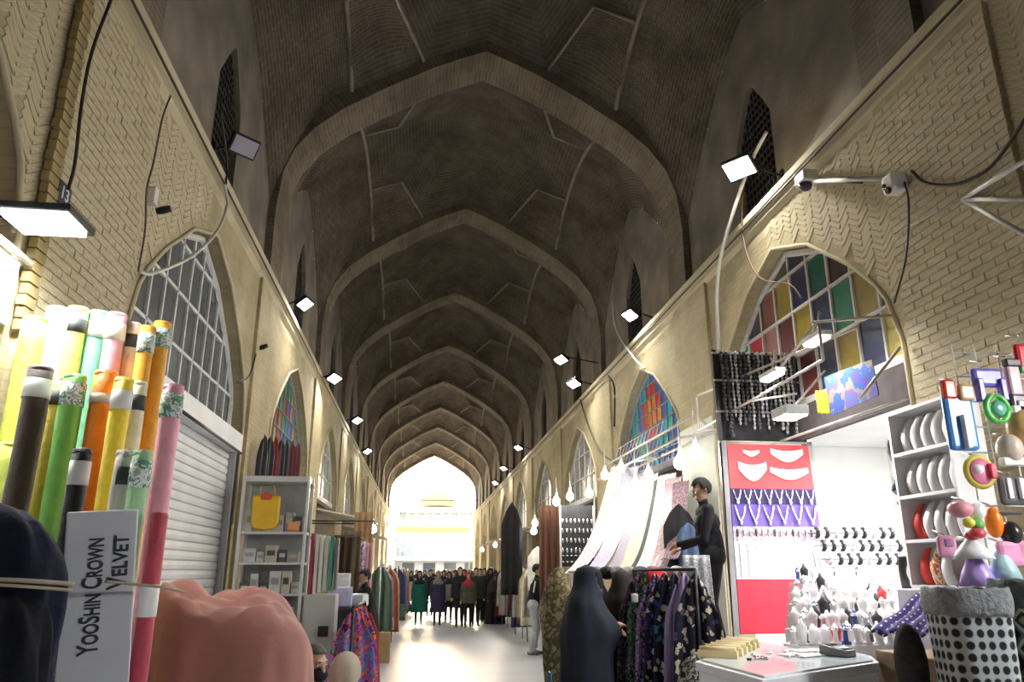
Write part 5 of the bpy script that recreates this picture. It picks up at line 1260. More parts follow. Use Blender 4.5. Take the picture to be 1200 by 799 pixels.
# pale patterned scarf the man holds, denim shirt
P_lace = pattern('pale_lace', [(.60, .63, .64), (.34, .38, .40), (.68, .70, .71), (.48, .52, .53)], 'noise', 26)
hang((2.74, 7.62, 1.76), .26, .98, P_lace, 'pale grey patterned scarf held out by the man in black', rz=R(-15), folds=3, amp=.03, flare=1.25, name='scarf', cat='scarf')
hang(onY(806, 612, 9.4), .30, .62, mat('denim', (.06, .10, .18), .85, var=.2, vs_=20), 'blue denim shirt hung behind the man in black', folds=2, amp=.03, name='shirt', cat='shirt', shoulders=True)
hang(onY(795, 590, 9.6), .45, 1.1, mat('black_cloth', (.015, .015, .018), .85), 'black garment hung beside the denim shirt', folds=2, amp=.03, name='garment', cat='garment', shoulders=True)
# dark print cloth heap under the counter edge
e = empty('cloth_heap', (2.30, 6.42, 0), label='dark printed cloth heap on the floor under the dress rail', cat='cloth')
s = MB(); s.grid(lambda u, v: ((.0 + .30 * v * math.cos(2 * PI * u) * (1 + .08 * math.sin(14 * PI * u))), .24 * v * math.sin(2 * PI * u) * (1 + .08 * math.sin(14 * PI * u)), max(.01, .95 * (1 - v ** 3.5) + .03 * math.sin(20 * u + 9 * v))), 60, 18); s.build('drape', pattern('dark_leaf_print', [(.03, .03, .03), (.20, .20, .16), (.02, .02, .02), (.36, .36, .32), (.05, .06, .05)], 'noise', 14), e)

# wire mesh panel and earring board before the third bay
e = empty('wire_mesh', (3.55, 13.6, 2.75), label='pale wire mesh panel leaning over the stall behind the scarves', cat='mesh panel')
for k in range(13): s = MB(); s.tube([(.0 + .25 * (k % 2) * 0, -1.5 + .25 * k, 0), (.40, -1.5 + .25 * k, 1.25)], .008, 5); s.build('wire', m_rail, e)
for k in range(6): s = MB(); s.tube([(.08 * k, -1.5, .25 * k), (.08 * k, 1.5, .25 * k)], .008, 5); s.build('wire', m_rail, e)
p0 = onY(656, 592, 14.2); p1 = onY(697, 664, 14.2)
e = empty('earring_board', (p0.x, 14.2, p1.z), label='black earring board under bright lamps beyond the scarves', cat='display board'); w = p1.x - p0.x; h = p0.z - p1.z
s = MB(); s.box((w / 2, 0, h / 2), (w, .04, h)); s.build('board', mat('black_velvet_board', (.02, .02, .022), .9), e)
for x in (0, w): s = MB(); s.box((x, 0, h / 2 - .4), (.03, .06, h + .8)); s.build('post', m_rail, e)
for j in range(6):
    for k in range(8):
        if j < 2: s = MB(); s.box((w * (k + .5) / 8, -.025, h * (.08 + .1 * j)), (w / 8 * .5, .01, .02))
        else: s = MB(); s.ell((w * (k + .5) / 8, -.03, h * (.26 + .16 * (j - 2))), (.022, .012, .045), 8, 5)
        s.build('earring_card', m_silv2, e)
plight('board_light', (p0.x + .3, 13.7, p0.z + .1), 90, (1, .96, .9), .06)
for k, (px, py) in enumerate(((668, 582), (690, 578), (652, 588))): bulb(onY(px, py, 13.9), 'white bulb above the black earring board, %s' % ['middle one', 'right one', 'left one'][k], 45, .07, group='bulbs above the earring board')
# brown cloth column, black coats, white shirt further on
hang(onY(643, 592, 14.9), .40, 1.75, mat('russet_cloth', (.17, .08, .05), .9, var=.15), 'russet brown cloth hung as a long column', folds=3, amp=.06)
hang(onY(600, 588, 20), .55, 2.3, mat('black_cloth', (.015, .015, .018), .85), 'long black coat hung high on the right side', folds=3, amp=.05, name='coat', cat='coat', shoulders=True)
hang(onY(630, 640, 17.5), .45, .95, mat('white_cotton', (.78, .78, .76), .8), 'white shirt hung above the man at the grey counter', folds=2, amp=.04, name='shirt', cat='shirt', shoulders=True)
bulb(onY(627, 613, 17.2), 'warm bulb above the white shirt', 40, .07, True); bulb(onY(637, 622, 16.8), 'white bulb beside the warm one', 40, .06)
p = onZ(640, 768, 0)
e = empty('grey_counter', (2.86, 16.3, 0), label='grey counter where the man in a dark shirt stands', cat='counter')
s = MB(); s.box((0, 0, .42), (.62, .6, .84)); s.build('body', mat('counter_grey', (.36, .37, .40), .6, var=.06), e, bevel=.01)
s = MB(); s.box((0, 0, .865), (.66, .64, .05)); s.build('top', m_whitep, e)
for k in range(5):
    s = MB(); s.box((0, 0, .02), (.12, .16, .04)); s.build('folded_cloth', mat('fold_%d' % k, [(.6, .5, .45), (.7, .7, .7), (.3, .2, .2), (.6, .6, .5), (.2, .2, .3)][k], .8), loc=(2.68 + .14 * (k % 3), 16.15 + .22 * (k // 3), .891), label='%s folded cloth on the grey counter' % ['tan', 'white', 'wine', 'cream', 'slate'][k], cat='cloth', group='folded cloths on the grey counter')

# ================================================================== generic stalls further down the passage
pal = [((.12, .11, .11), 'charcoal'), ((.36, .33, .30), 'taupe'), ((.45, .40, .36), 'sand'), ((.22, .05, .06), 'maroon'), ((.05, .06, .14), 'navy'), ((.50, .48, .47), 'pale grey'), ((.30, .22, .12), 'camel'), ((.10, .16, .12), 'forest'), ((.48, .38, .12), 'ochre'), ((.28, .22, .30), 'mauve'), ((.62, .60, .58), 'ivory'), ((.03, .03, .035), 'black')]
def stall(sd, Y, n, xin, idx, seed, ztop=1.75):
    rnd = random.Random(seed); sname = 'left' if sd < 0 else 'right'; x = xin
    e = empty('clothes_rack', (x, Y, 0), label='steel clothes rack, %s along the %s side of the passage' % (ORD[idx], sname), cat='rack', group='clothes racks of the far stalls')
    for y in (0, n * .30): s = MB(); s.tube([(0, y, 0), (0, y, ztop)], .02, 6); s.build('post', m_steel, e)
    s = MB(); s.tube([(0, 0, ztop), (0, n * .30, ztop)], .018, 6); s.build('bar', m_steel, e)
    for k in range(n):
        c, nm_ = rnd.choice(pal); h = rnd.uniform(.95, 1.5)
        hang((x + sd * .02, Y + .15 + .30 * k, ztop - .02), .48, h, mat('cloth_' + nm_.replace(' ', '_'), c, .9, var=.15, vs_=9), '%s garment, %s on the %s %s rack' % (nm_, ORD[k], ORD[idx], sname), rz=R(rnd.uniform(-25, 25)), folds=3, amp=.05, flare=1.2, name='garment', cat='garment', group='garments on the far racks', seed=seed + k, shoulders=True)
for i, (Y, n, x) in enumerate(((15.6, 4, -.75), (18.2, 5, -.70), (22.5, 5, -.62), (28.5, 5, -.6), (34, 5, -.6), (41, 5, -.6))): stall(-1, Y, n, x, i, 50 + i)
for i, (Y, n, x) in enumerate(((17.8, 5, 2.62), (20.2, 5, 2.62), (24, 5, 2.66), (29, 5, 2.7), (35, 5, 2.7), (42, 5, 2.7))): stall(1, Y, n, x, i, 70 + i)
for i, (sd, X, Y, z, w) in enumerate(((-1, -1.0, 16.6, 2.45, 70), (-1, -.75, 18.6, 2.5, 70), (-1, -.9, 22.5, 2.6, 70), (-1, -1.0, 28, 2.7, 80), (-1, -1, 34, 2.7, 80), (-1, -1, 41, 2.7, 80), (1, 2.9, 20, 2.6, 70), (1, 2.9, 25, 2.6, 70), (1, 2.9, 30.5, 2.6, 80), (1, 2.9, 37, 2.6, 80), (1, 2.9, 44, 2.6, 80))):
    bulb((X, Y, z), 'small lit bulb over the %s stalls, %s along the passage' % ('left' if sd < 0 else 'right', ORD[i if sd < 0 else i - 6]), w, .08, i % 3 == 1, drop=.4, group='bulbs over the far stalls')
# white shop awnings / fascia boards far along both sides
for i, (sd, Y, z) in enumerate(((-1, 20, 2.9), (-1, 26.5, 2.9), (-1, 33, 3.0), (1, 23, 2.9), (1, 29, 2.9), (1, 35.5, 3.0), (1, 42, 3.0))):
    X = XL + .55 if sd < 0 else XR - .55
    e = empty('stall_awning', (X, Y, z), label='pale stall awning, %s on the %s side' % (ORD[i if sd < 0 else i - 3], 'left' if sd < 0 else 'right'), cat='awning', group='awnings of the far stalls')
    s = MB(); s.box((0, 0, 0), (1.0, 3.4, .03), Matrix.Rotation(sd * -.18, 3, 'Y')); s.build('sheet', mat('awning_cream', (.55, .50, .40), .8, var=.1), e)
    for y in (-1.6, 1.6): s = MB(); s.bar((-sd * .45, y, -.1), (sd * .5, y, .12), .025); s.build('arm', m_steel, e)

# ================================================================== THE BRIGHT YARD AT THE END
m_wbuild = mat('white_render', (.78, .76, .72), .85, var=.06, vs_=.5)
e = empty('yard_building', (1.0, 92, 0), label='sunlit white building closing the view beyond the arch', cat='building')
s = MB(); s.bx(-30, 30, 0, 6, 0, 9.5); s.build('wall', m_wbuild, e)
for k in range(14): s = MB(); s.bx(-6.6 + k * 1.0 - .12, -6.6 + k * 1.0 + .12, -1.2, -.9, 3.2, 8.2); s.build('column', m_wbuild, e)
s = MB(); s.bx(-7.5, 7.5, -1.4, 0, 8.2, 8.8); s.build('cornice', m_wbuild, e)
s = MB(); s.bx(-4.5, 6, -1.3, 0, 2.8, 3.3); s.build('balcony', m_wbuild, e)
for k in range(22): s = MB(); s.bx(-4.5 + k * .5 - .04, -4.5 + k * .5 + .04, -1.28, -1.2, 3.3, 4.4); s.build('baluster', m_steel, e)
for k in range(5): s = MB(); s.bx(-5.4 + k * 2.4, -4.0 + k * 2.4, -.06, .02, .2, 2.6); s.build('window', mat('shop_glass', (.10, .12, .16), .2), e)
s = MB(); s.lathe([(2.2, 0), (2.2, .5), (1.9, 1.3), (1.1, 1.9), (.02, 2.1)], (.9, 1, 9.0), n=24); s.build('ochre_roof', mat('ochre_tile', (.55, .42, .18), .8), e)
e = empty('yard_banner', (1.2, 78, 5.6), label='yellow banner strung across the bright yard', cat='banner')
s = MB(); s.box((0, 0, 0), (7.4, .05, .55)); s.build('cloth', mat('yellow_banner', (.80, .64, .16), .8), e)
for x in (-3.65, 3.65): s = MB(); s.tube([(x, 0, .2), (x, 0, -5.6)], .05, 6); s.build('pole', m_steel, e)
e = empty('yard_stair', (4.2, 66, 0), label='outside stair with railing rising to the right in the yard', cat='stair')
for k in range(14): s = MB(); s.bx(-.6 + k * .32, -.28 + k * .32, 0, 1.8, 0, .25 + .23 * k); s.build('step', m_stone, e)
s = MB(); s.tube([(-.6, 0, 1.2), (3.9, 0, 4.5)], .05, 6); s.build('handrail', m_steel, e)
for k in range(8): s = MB(); s.tube([(-.5 + k * .6, 0, .3 + .42 * k), (-.5 + k * .6, 0, 1.25 + .44 * k)], .025, 5); s.build('baluster', m_steel, e)
s = MB(); s.tube([(UL, YEND - .2, 6.9), (UR, YEND - .2, 6.95)], .04, 6); s.build('tie_rod', m_black, ceil)
b = MB(); b.bx(-14, XL - .3, YEND + .9, 90, 0, 9); b.build('yard_wall', m_wbuild, label='sunlit pale wall along the left of the yard', cat='wall', kind='structure')
b = MB(); b.bx(XR + 6, 16, YEND + .9, 90, 0, 9); b.build('yard_wall', m_wbuild, label='sunlit pale wall along the right of the yard', cat='wall', kind='structure')
# outer shell round the vault's far mouth
s = MB(); N = 40
s.bx(-14, UL - .0, YEND + .86, YEND + .9, 0, 13.5); s.bx(UR, 16, YEND + .86, YEND + .9, 0, 13.5)
s.build('end_wall', m_wall, wallR)
# ================================================================== PEOPLE
SKIN = mat('skin', (.52, .33, .24), .55, var=.06, vs_=20)
HAIRK = mat('black_hair', (.012, .011, .010), .6, var=.3, vs_=30, bump=.5, bs=80)
HAIRG = mat('grey_hair', (.10, .095, .09), .7, var=.3, vs_=40, bump=.5, bs=80)
def cap(s, a, ra, b_, rb, n=12):
    a, b_ = Vector(a), Vector(b_); d = b_ - a
    if d.length < 1e-5: d = Vector((0, 0, .001))
    q = d.to_track_quat('Z', 'Y').to_matrix(); L = d.length; prof = []
    for i in range(5): t = -PI / 2 + PI / 2 * i / 4; prof.append((max(ra * math.cos(t), .001), ra * math.sin(t)))
    for i in range(5): t = PI / 2 * i / 4; prof.append((max(rb * math.cos(t), .001), L + rb * math.sin(t)))
    s.lathe(prof, a, n, q, cap=True)
def ik(a, b_, l1, l2, pole):
    a, b_ = Vector(a), Vector(b_); d = b_ - a; L = min(d.length, (l1 + l2) * .995); dn = d.normalized()
    x = (L * L + l1 * l1 - l2 * l2) / (2 * L); h = math.sqrt(max(l1 * l1 - x * x, 0)); p = Vector(pole); p = (p - dn * p.dot(dn)); p = p.normalized() if p.length > 1e-4 else Vector((0, 0, -1))
    return a + dn * x + p * h, a + dn * L
def person(label, loc, rz, H=1.68, mats=None, hands=((-.22, -.05, .82), (.22, -.05, .82)), feet=((-.10, 0, 0), (.10, 0, 0)), voxel=.022, sit=None, head=(0, 0), fingers=False, lean=0., group=None, bulk=1.0, pole=(.5, .75, -.4)):
    """local frame: the person faces -Y; rz turns them. mats: top, bottom, shoe, skin"""
    k = H / 1.70; mats = mats or {}; tags = []; s = MB(); prim = []
    def C(a, ra, b_, rb, tg):
        cap(s, Vector(a) * k, ra * k, Vector(b_) * k, rb * k); prim.append((Vector(a) * k, Vector(b_) * k, max(ra, rb) * k, tg))
    def E(c, r, tg):
        s.ell(Vector(c) * k, [q * k for q in r], 16, 12); prim.append((Vector(c) * k, Vector(c) * k, sum(r) / 3 * k, tg))
    pz = .93 if sit is None else sit / k + .09
    dz = pz - .93; ly = -lean
    W = bulk
    C((-.085, 0, pz), .115 * W, (.085, 0, pz), .115 * W, 1)
    C((0, 0, pz + .02), .135 * W, (0, ly * .5, pz + .22), .130 * W, 0)
    C((-.07, ly * .8, pz + .33), .125 * W, (.07, ly * .8, pz + .33), .125 * W, 0)
    C((-.15, ly, pz + .455), .065 * W, (.15, ly, pz + .455), .065 * W, 0)
    C((0, ly * .9, pz + .40), .10, (0, ly, pz + .49), .062, 0)
    C((0, ly, pz + .47), .052, (0, ly - .015, pz + .58), .050, 3)
    hc = Vector((0, ly - .02, pz + .665))
    Rh = Matrix.Rotation(head[0], 3, 'Z') @ Matrix.Rotation(head[1], 3, 'X')
    def hp(v): return hc + Rh @ Vector(v)
    E(hp((0, .012, .022)), (.076, .094, .098), 3); C(hp((0, -.028, -.055)), .058, hp((0, -.05, -.085)), .040, 3)
    C(hp((0, -.085, .012)), .011, hp((0, -.104, -.024)), .016, 3)
    C(hp((-.035, -.076, .028)), .018, hp((.035, -.076, .028)), .018, 3)
    C(hp((-.022, -.086, -.062)), .010, hp((.022, -.086, -.062)), .010, 3)
    for sx in (-1, 1): C(hp((sx * .078, .012, .02)), .012, hp((sx * .080, .014, -.02)), .010, 3)
    for i, sx in enumerate((-1, 1)):
        sh = Vector((sx * .185 * W, ly, pz + .45)); hd = Vector(hands[i]); hd.z += dz * (1 if sit is not None else 0)
        el, wr = ik(sh, hd, .29, .26, (sx * pole[0], pole[1], pole[2]))
        C(sh, .058 * W, el, .046 * W, 0); C(el, .044 * W, wr, .032, 4); d = (wr - el).normalized()
        palm = wr + d * .045; C(wr, .028, palm, .034, 3)
        side = d.cross(Vector((0, 0, 1))); side = side.normalized() if side.length > .1 else Vector((1, 0, 0)); up = side.cross(d).normalized()
        for f in range(4):
            o = palm + side * (.036 - .024 * f) * .8; ln = (.075, .088, .082, .062)[f]; m_ = o + d * ln * .55 - up * .008; C(o, .0105, m_, .010, 3); C(m_, .010, m_ + d * ln * .35 - up * .03, .008, 3)
        tb = wr + d * .02 + side * .03 * sx; C(tb, .013, tb + d * .035 + side * .028 * sx, .010, 3); C(tb + d * .035 + side * .028 * sx, .010, tb + d * .065 + side * .022 * sx, .008, 3)
    for i, sx in enumerate((-1, 1)):
        hip = Vector((sx * .09, 0, pz - .02))
        if sit is None: ft = Vector(feet[i]); ank = ft + Vector((0, .03, .075)); kn, an = ik(hip, ank, .43, .42, (0, -1, 0))
        else: kn = hip + Vector((sx * .05, -.40, .02)); an = Vector((kn.x, kn.y + .03, .075))
        C(hip, .088 * W, kn, .058, 1); C(kn, .057, an, .038, 1); C(an - Vector((0, -.02, .03)), .040, an + Vector((sx * .015, -.15, -.045)), .030, 2)
    me0 = s.mesh('tmp', SKIN); o = bpy.data.objects.new('tmp', me0); COL.objects.link(o)
    md = o.modifiers.new('r', 'REMESH'); md.mode = 'VOXEL'; md.voxel_size = voxel * k; md.use_smooth_shade = True
    sm_ = o.modifiers.new('s', 'SMOOTH'); sm_.iterations = 3; sm_.factor = .5
    dg = bpy.context.evaluated_depsgraph_get(); dg.update(); me = bpy.data.meshes.new_from_object(o.evaluated_get(dg)); bpy.data.objects.remove(o)
    n = len(me.polygons); cen = np.empty(n * 3); me.polygons.foreach_get('center', cen); cen = cen.reshape(-1, 3); best = np.full(n, 1e9); idx = np.zeros(n, int)
    for a, b_, r, tg in prim:
        a, b_ = np.array(a), np.array(b_); ab = b_ - a; L2 = max(ab @ ab, 1e-9); t = np.clip((cen - a) @ ab / L2, 0, 1); d = np.linalg.norm(cen - a - t[:, None] * ab, axis=1) - r
        q = d < best; best[q] = d[q]; idx[q] = tg
    me.materials.clear()
    top = mats.get('top', MATS['black_cloth'])
    for m in (top, mats.get('bottom', MATS['black_cloth']), mats.get('shoe', m_black), mats.get('skin', SKIN), mats.get('sleeve', top)): me.materials.append(m)
    me.polygons.foreach_set('material_index', idx); me.polygons.foreach_set('use_smooth', [True] * n)
    e = empty('person', loc, rz, label=label, cat='person', group=group)
    me.name = 'body'; b = bpy.data.objects.new('body', me); COL.objects.link(b); b.parent = e
    e['_h'] = 0; del e['_h']
    return e, hc * k, Rh, k, ly, pz
def head_shell(P, m, name, kind):
    e, hc, Rh, k, ly, pz = P; s = MB(); n, M = 28, 18; vs = []; fs = []; uv = None
    for j in range(M + 1):
        th = -PI / 2 + PI * j / M
        for i in range(n):
            a = 2 * PI * i / n; g = 1.0 + (.02 * math.sin(5 * a + j) if kind == 'hair' else .02 * math.sin(6 * a + .5 * j) + .012 * math.sin(11 * a))
            rx, ry, rz = (.086, .106, .108) if kind == 'hair' else (.094, .116, .122)
            v = Vector((rx * g * math.cos(th) * math.cos(a), .014 + ry * g * math.cos(th) * math.sin(a), .026 + rz * math.sin(th))); vs.append(v)
    keep = []
    for j in range(M):
        for i in range(n):
            f = (j * n + i, j * n + (i + 1) % n, (j + 1) * n + (i + 1) % n, (j + 1) * n + i); c = sum((vs[q] for q in f), Vector()) / 4
            if kind == 'hair':
                if c.z < -.055 + .0 or (c.y < -.015 and c.z < .082 + .25 * max(0, -c.y - .06)) or (c.z < .0 and c.y < .03): continue
            else:
                if c.y < -.052 and abs(c.x) < .060 and -.085 < c.z < .078: continue
            keep.append(f)
    s.add([hc + (Rh @ v) * k for v in vs], keep, None, True)
    if kind == 'scarf':
        rings = []
        for j, (z, rx, ry) in enumerate(((-.06, .078, .092), (-.11, .085, .088), (-.16, .12, .10), (-.22, .19, .125), (-.30, .205, .135))):
            rings.append([hc + Vector((rx * (1 + .04 * math.sin(6 * a + j)) * math.cos(a), .01 + ry * (1 + .05 * math.sin(5 * a)) * math.sin(a) + (ly if j > 2 else 0) * 0, z)) * k for a in [2 * PI * i / 28 for i in range(28)]])
        s.loft(rings, cap=False)
    return s.build(name, m, e, solid=.006)
def coat(P, m, zb, name='coat', flare=1.15, ztop=None, bulk=1.0, front=0.):
    e, hc, Rh, k, ly, pz = P; s = MB(); rings = []; zt = pz + .47
    for j in range(15):
        t = j / 14; z = zt + (zb - zt) * t
        key = [(pz + .49, .12, .085), (pz + .44, .215, .115), (pz + .33, .215, .150), (pz + .18, .185, .150), (pz + .0, .205, .160), (pz - .2, .215, .165), (pz - .92, .25, .20)]
        for (z1, a1, b1), (z2, a2, b2) in zip(key, key[1:]):
            if z2 <= z <= z1 or (z2, a2, b2) == key[-1]:
                q = max(0, min(1, (z1 - z) / (z1 - z2))); rx = a1 + (a2 - a1) * q; ry = b1 + (b2 - b1) * q; break
        f = 1 + (flare - 1) * t; amp = .015 + .05 * t
        rings.append([Vector((rx * bulk * f * (1 + amp * math.sin(7 * a + 1)) * math.cos(a), ly * max(0, (z - pz) / .47) + ry * bulk * f * (1 + amp * math.sin(9 * a)) * math.sin(a), z)) * k for a in [2 * PI * i / 32 for i in range(32)]])
    s.loft(rings, cap=False); return s.build(name, m, e, solid=.008)
def chador(P, m, seed=0, wide=1.0):
    e, hc, Rh, k, ly, pz = P; s = MB(); rnd = random.Random(seed); ph = [rnd.uniform(0, 6) for _ in range(4)]
    key = [(.01, .36, .32), (.3, .33, .29), (.6, .295, .26), (.9, .285, .25), (1.1, .295, .26), (1.25, .290, .220), (1.35, .280, .190), (1.42, .245, .172), (1.48, .178, .158), (1.54, .132, .140), (1.59, .116, .132), (1.66, .100, .122), (1.70, .075, .095), (1.73, .035, .045), (1.738, .004, .004)]
    K = [tuple(x) for x in key]; n = 48; vs = []; zs = np.linspace(0.01, 1.738, 46)
    for z in zs:
        for (z1, a1, b1), (z2, a2, b2) in zip(K, K[1:]):
            if z1 <= z <= z2: q = (z - z1) / (z2 - z1); rx = a1 + (a2 - a1) * q; ry = b1 + (b2 - b1) * q; break
        t = max(0, 1 - z / 1.4); hx = 0
        for i in range(n):
            a = 2 * PI * i / n; f = 1 + t * (.07 * math.sin(6 * a + ph[0] + z) + .05 * math.sin(11 * a + ph[1])) + (.02 * math.sin(9 * a + ph[2] + 5 * z) if z < 1.5 else 0)
            front = max(0, -math.sin(a)) ** 2 * .10 * math.exp(-((z - 1.12) / .16) ** 2)
            oy = (-.02 if z > 1.45 else 0)
            vs.append(Vector((rx * wide * f * math.cos(a), oy + ry * f * math.sin(a) - front, z)) * k)
    fs = []
    for j in range(len(zs) - 1):
        for i in range(n):
            f = (j * n + i, j * n + (i + 1) % n, (j + 1) * n + (i + 1) % n, (j + 1) * n + i); c = sum((vs[q] for q in f), Vector()) / 4 / k
            if c.y < -.085 and abs(c.x) < .058 and 1.50 < c.z < 1.665: continue
            fs.append(f)
    s.add(vs, fs, None, True); return s.build('chador', m, e, solid=.006)
def face_extra(P, mask=None):
    e, hc, Rh, k, ly, pz = P; wm = mat('eye_white', (.75, .73, .70), .3); km = mat('eye_dark', (.015, .01, .008), .2)
    for sx in (-1, 1):
        s = MB(); s.ell(hc + Rh @ Vector((sx * .032, -.083, .006)) * k, [.014 * k, .008 * k, .008 * k], 10, 6); ey = s.build('eye', wm, e)
        s = MB(); s.ell(hc + Rh @ Vector((sx * .032, -.090, .006)) * k, [.006 * k, .004 * k, .006 * k], 8, 6); s.build('iris', km, ey)
        s = MB(); s.ell(hc + Rh @ Vector((sx * .034, -.091, .032)) * k, [.018 * k, .004 * k, .004 * k], 10, 6); s.build('eyebrow', HAIRK, e)
    if mask:
        s = MB(); s.ell(hc + Rh @ Vector((0, -.070, -.050)) * k, [.060 * k, .045 * k, .050 * k], 20, 12); s.build('face_mask', mask, e)
cl_ = lambda n, c: mat('wear_' + n, c, .85, var=.15, vs_=10, bump=.15, bs=12)
K_ = cl_('black', (.012, .012, .016)); K2 = cl_('ink_navy', (.012, .016, .030)); KB = cl_('brown_black', (.028, .022, .020))
# three women in black
P = person('woman in a long black chador nearest the aisle by the scarves', (1.60, 7.62, 0), R(72), 1.63, {'top': K_, 'bottom': K_}, hands=((-.05, -.30, 1.16), (.08, -.30, 1.10)), pole=(.35, .0, -1), voxel=.012, head=(R(-8), R(10)))
chador(P, K2, 1); face_extra(P)
s = MB(); s.box((0, 0, .04), (.05, .09, .08)); o = s.build('tissue_pack', m_whitep, loc=(1.60 + .46, 7.50, 1.32), label='small white packet in the hands of the woman in black', cat='packet', bevel=.012)
P = person('woman in black partly hidden between the two others in black', (1.82, 8.35, 0), R(120), 1.62, {'top': K_, 'bottom': K_}, hands=((-.06, -.30, 1.12), (.08, -.30, 1.10)), pole=(.35, 0, -1), voxel=.014, head=(0, R(12))); chador(P, K_, 2, .9)
P = person('woman in brownish black veil touching the dresses', (2.06, 8.02, 0), R(140), 1.60, {'top': KB, 'bottom': K_}, hands=((-.08, -.28, 1.14), (.10, -.40, 1.18)), pole=(.35, 0, -1), voxel=.014, head=(0, R(8))); chador(P, KB, 3, .85)
b = MB(); b.box((0, 0, .16), (.10, .22, .32)); o = b.build('blue_bag', mat('blue_plastic', (.05, .20, .42), .4, var=.2), loc=(1.22, 7.45, .30), label='blue plastic bag carried by the woman in black', cat='bag', bevel=.03)
s = MB(); s.tube([(0, -.08, .3), (0, -.06, .42), (0, .06, .42), (0, .08, .3)], .008, 6); s.build('handle', MATS['blue_plastic'], o)
# man in black on the stall platform
P = person('man in black shirt and trousers standing on the stall platform', (3.03, 7.92, .80), R(-98), 1.74, {'top': K_, 'bottom': K_, 'skin': mat('skin_tan', (.40, .23, .15), .55)}, hands=((-.14, -.30, 1.02), (.06, -.34, 1.05)), voxel=.0095, head=(R(6), R(24)), lean=.05)
head_shell(P, HAIRK, 'hair', 'hair'); face_extra(P)
# man at the grey counter
P = person('man in dark shirt and pale trousers leaning over the grey counter', (2.34, 16.35, 0), R(80), 1.74, {'top': K_, 'bottom': cl_('pale_trousers', (.48, .52, .54)), 'sleeve': SKIN, 'shoe': cl_('grey_shoe', (.12, .12, .13))}, hands=((-.15, -.42, .98), (.12, -.42, .98)), voxel=.014, head=(0, R(20)), lean=.08, feet=((-.10, .03, 0), (.10, -.04, 0)))
head_shell(P, HAIRK, 'hair', 'hair')
s = MB(); s.bar(Vector((-.235, -.06, 1.42)), Vector((-.25, -.02, 1.20)), .03, .02); s.build('sleeve_stripe', m_whitep, P[0])
# the two seated at the lower left
def stool(x, y, h, label):
    e = empty('stool', (x, y, 0), label=label, cat='stool'); s = MB(); s.lathe([(.15, h - .04), (.16, h - .02), (.15, h), (.01, h)], n=20); s.build('seat', m_wood, e)
    for a in range(4): s = MB(); s.tube([(.11 * math.cos(a * PI / 2 + .8), .11 * math.sin(a * PI / 2 + .8), h - .03), (.14 * math.cos(a * PI / 2 + .8), .14 * math.sin(a * PI / 2 + .8), 0)], .014, 6); s.build('leg', m_wood, e)
XM, XW = onY(367, 770, 5.62).x, onY(404, 775, 5.2).x
stool(XM, 5.62, .27, 'low wooden stool under the seated man'); stool(XW, 5.2, .28, 'low wooden stool under the woman in beige scarf')
P = person('seated man in a black face mask beside the salmon cloth', (XM, 5.62, 0), R(42), 1.66, {'top': cl_('dark_jacket', (.015, .016, .022)), 'bottom': K_}, hands=((-.16, -.34, .98), (.12, -.36, .98)), voxel=.0105, sit=.27, head=(R(4), R(6)))
head_shell(P, HAIRG, 'hair', 'hair'); face_extra(P, K_)
P = person('seated woman in a beige headscarf beside the masked man', (XW, 5.2, 0), R(150), 1.58, {'top': cl_('beige_coat', (.34, .29, .22)), 'bottom': K_}, hands=((-.16, -.34, .95), (.12, -.36, .95)), voxel=.0125, sit=.28, head=(0, R(12)))
head_shell(P, cl_('beige_scarf', (.45, .39, .31)), 'headscarf', 'scarf'); face_extra(P)
# shoppers by the left stalls
for i, (px, Y, c, lab, rz) in enumerate(((433, 13.6, K_, 'person in dark clothes bent over the left stall goods', -70), (449, 16.4, K2, 'person in ink blue standing behind the left stall bender', -40))):
    p = onZ(px, 720, 0); X = onY(px, 690, Y).x
    P = person(lab, (X, Y, 0), R(rz), 1.62, {'top': c, 'bottom': K_}, voxel=.02, head=(0, R(15)), hands=((-.15, -.35, .95), (.15, -.35, .95)), lean=.08); head_shell(P, HAIRK, 'hair', 'hair'); coat(P, c, .55)
# the crowd walking in the passage
gr = 'shoppers walking in the passage'
def walker(px, py, label, H, cm, kind, zb=.45, scarf=None, bottom=None, rz=0, step=.1, seed=0):
    g = onZ(px, py, 0)
    P = person(label, (g.x, g.y, 0), rz, H, {'top': cm, 'bottom': bottom or K_}, voxel=.024, feet=((-.09, -step, 0), (.09, step, 0)), group=gr, hands=((-.25, -.06, .80), (.25, .02, .80)))
    if kind == 'coat': coat(P, cm, zb, flare=1.12)
    if kind == 'jacket': coat(P, cm, .80, 'jacket', 1.0)
    if kind == 'chador': chador(P, cm, seed)
    if scarf: head_shell(P, scarf, 'headscarf', 'scarf')
    elif kind != 'chador': head_shell(P, HAIRK, 'hair', 'hair')
    return P
G = cl_('green_coat', (.008, .11, .09)); NV = cl_('navy_coat', (.03, .028, .075)); OL = cl_('olive_coat', (.07, .075, .05)); DG = cl_('bottle_green', (.018, .03, .022)); GY = cl_('grey_wear', (.20, .19, .18)); RD = cl_('red_scarf_wear', (.42, .03, .05)); PE = cl_('peach_wear', (.58, .36, .28)); MR = cl_('maroon_wear', (.12, .012, .025)); BL = cl_('pale_blue_wear', (.32, .36, .55)); WH = cl_('white_wear', (.62, .62, .66))
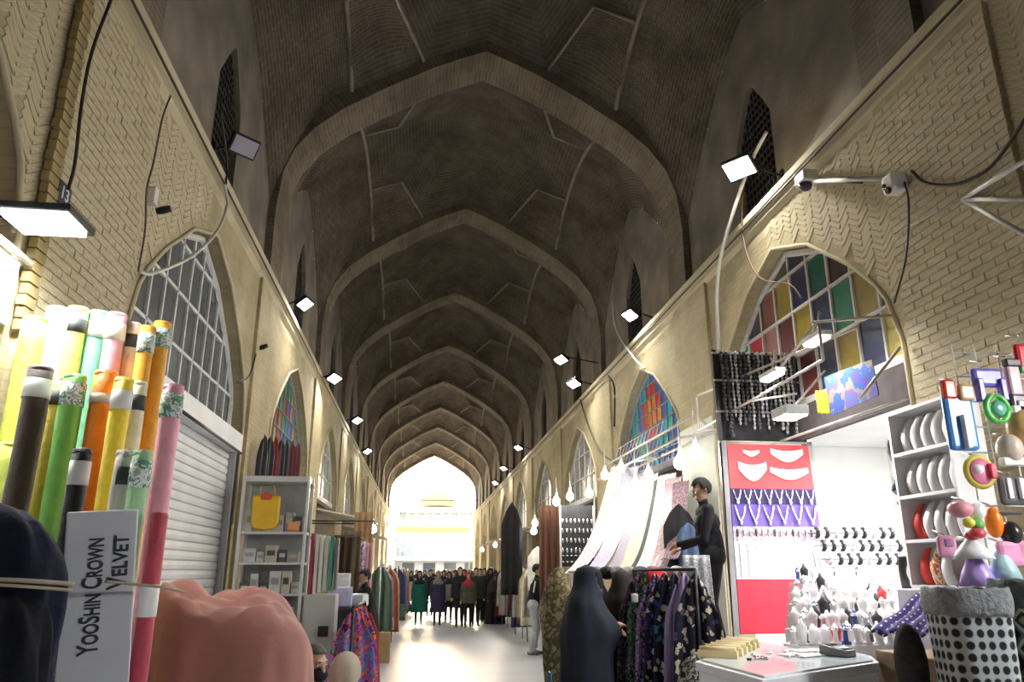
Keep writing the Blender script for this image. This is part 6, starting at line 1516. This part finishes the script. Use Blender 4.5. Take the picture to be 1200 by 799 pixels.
walker(490, 732, 'woman in a green coat, leftmost of the front walkers', 1.60, G, 'coat', .40, K_, seed=1)
walker(512, 733, 'woman in a long navy coat with a grey scarf', 1.60, NV, 'coat', .42, GY, seed=2)
walker(525, 730, 'person in grey between the navy coat and the black coat', 1.58, GY, 'coat', .75, K_, seed=3)
walker(538, 735, 'man in black walking in the middle of the passage', 1.72, K_, 'jacket', bottom=K_, seed=4)
walker(548, 735.5, 'woman in an olive jacket with a red headscarf', 1.56, OL, 'coat', .75, RD, seed=5)
walker(557, 734, 'man in a bottle green jacket', 1.70, DG, 'jacket', seed=6)
walker(567, 727, 'person in black, right of the bottle green jacket', 1.70, K_, 'coat', .5, seed=7)
walker(580, 731, 'woman in a black chador near the right racks', 1.50, K_, 'chador', seed=8)
walker(588, 731.5, 'woman in a maroon coat at the right racks', 1.58, MR, 'coat', .25, MR, seed=9)
walker(472, 716, 'person in black by the left racks behind the green coat', 1.66, K_, 'chador', seed=10)
walker(480, 719, 'woman in peach half hidden by the green coat', 1.60, PE, 'coat', .5, K_, seed=11)
for i, (px, py, cm, lab, kd, sf) in enumerate(((531, 727, K_, 'tall black overcoat', 'coat', None), (543, 728, DG, 'dark green overcoat', 'coat', K_), (562, 729, K2, 'ink blue jacket', 'jacket', None), (574, 726, K_, 'black veil', 'chador', None), (519, 724, K2, 'ink blue coat', 'coat', K_), (503, 722, K_, 'short black coat', 'jacket', None), (497, 708, BL, 'pale blue coat', 'coat', K_), (507, 704, WH, 'white coat', 'coat', K_), (517, 706, NV, 'navy jacket', 'jacket', None), (527, 703, BL, 'blue jacket', 'jacket', None), (533, 708, K_, 'black chador', 'chador', None), (545, 705, K_, 'black jacket', 'jacket', None), (552, 707, RD, 'red coat', 'coat', K_), (560, 704, GY, 'grey coat', 'coat', GY), (487, 704, K_, 'long black coat', 'coat', K_), (522, 698, WH, 'white jacket', 'jacket', None), (540, 697, BL, 'light blue coat', 'coat', K_))):
    walker(px, py, 'distant walker in a %s far down the passage' % lab, 1.62 + .03 * (i % 4), cm, kd, .45, sf, seed=20 + i)
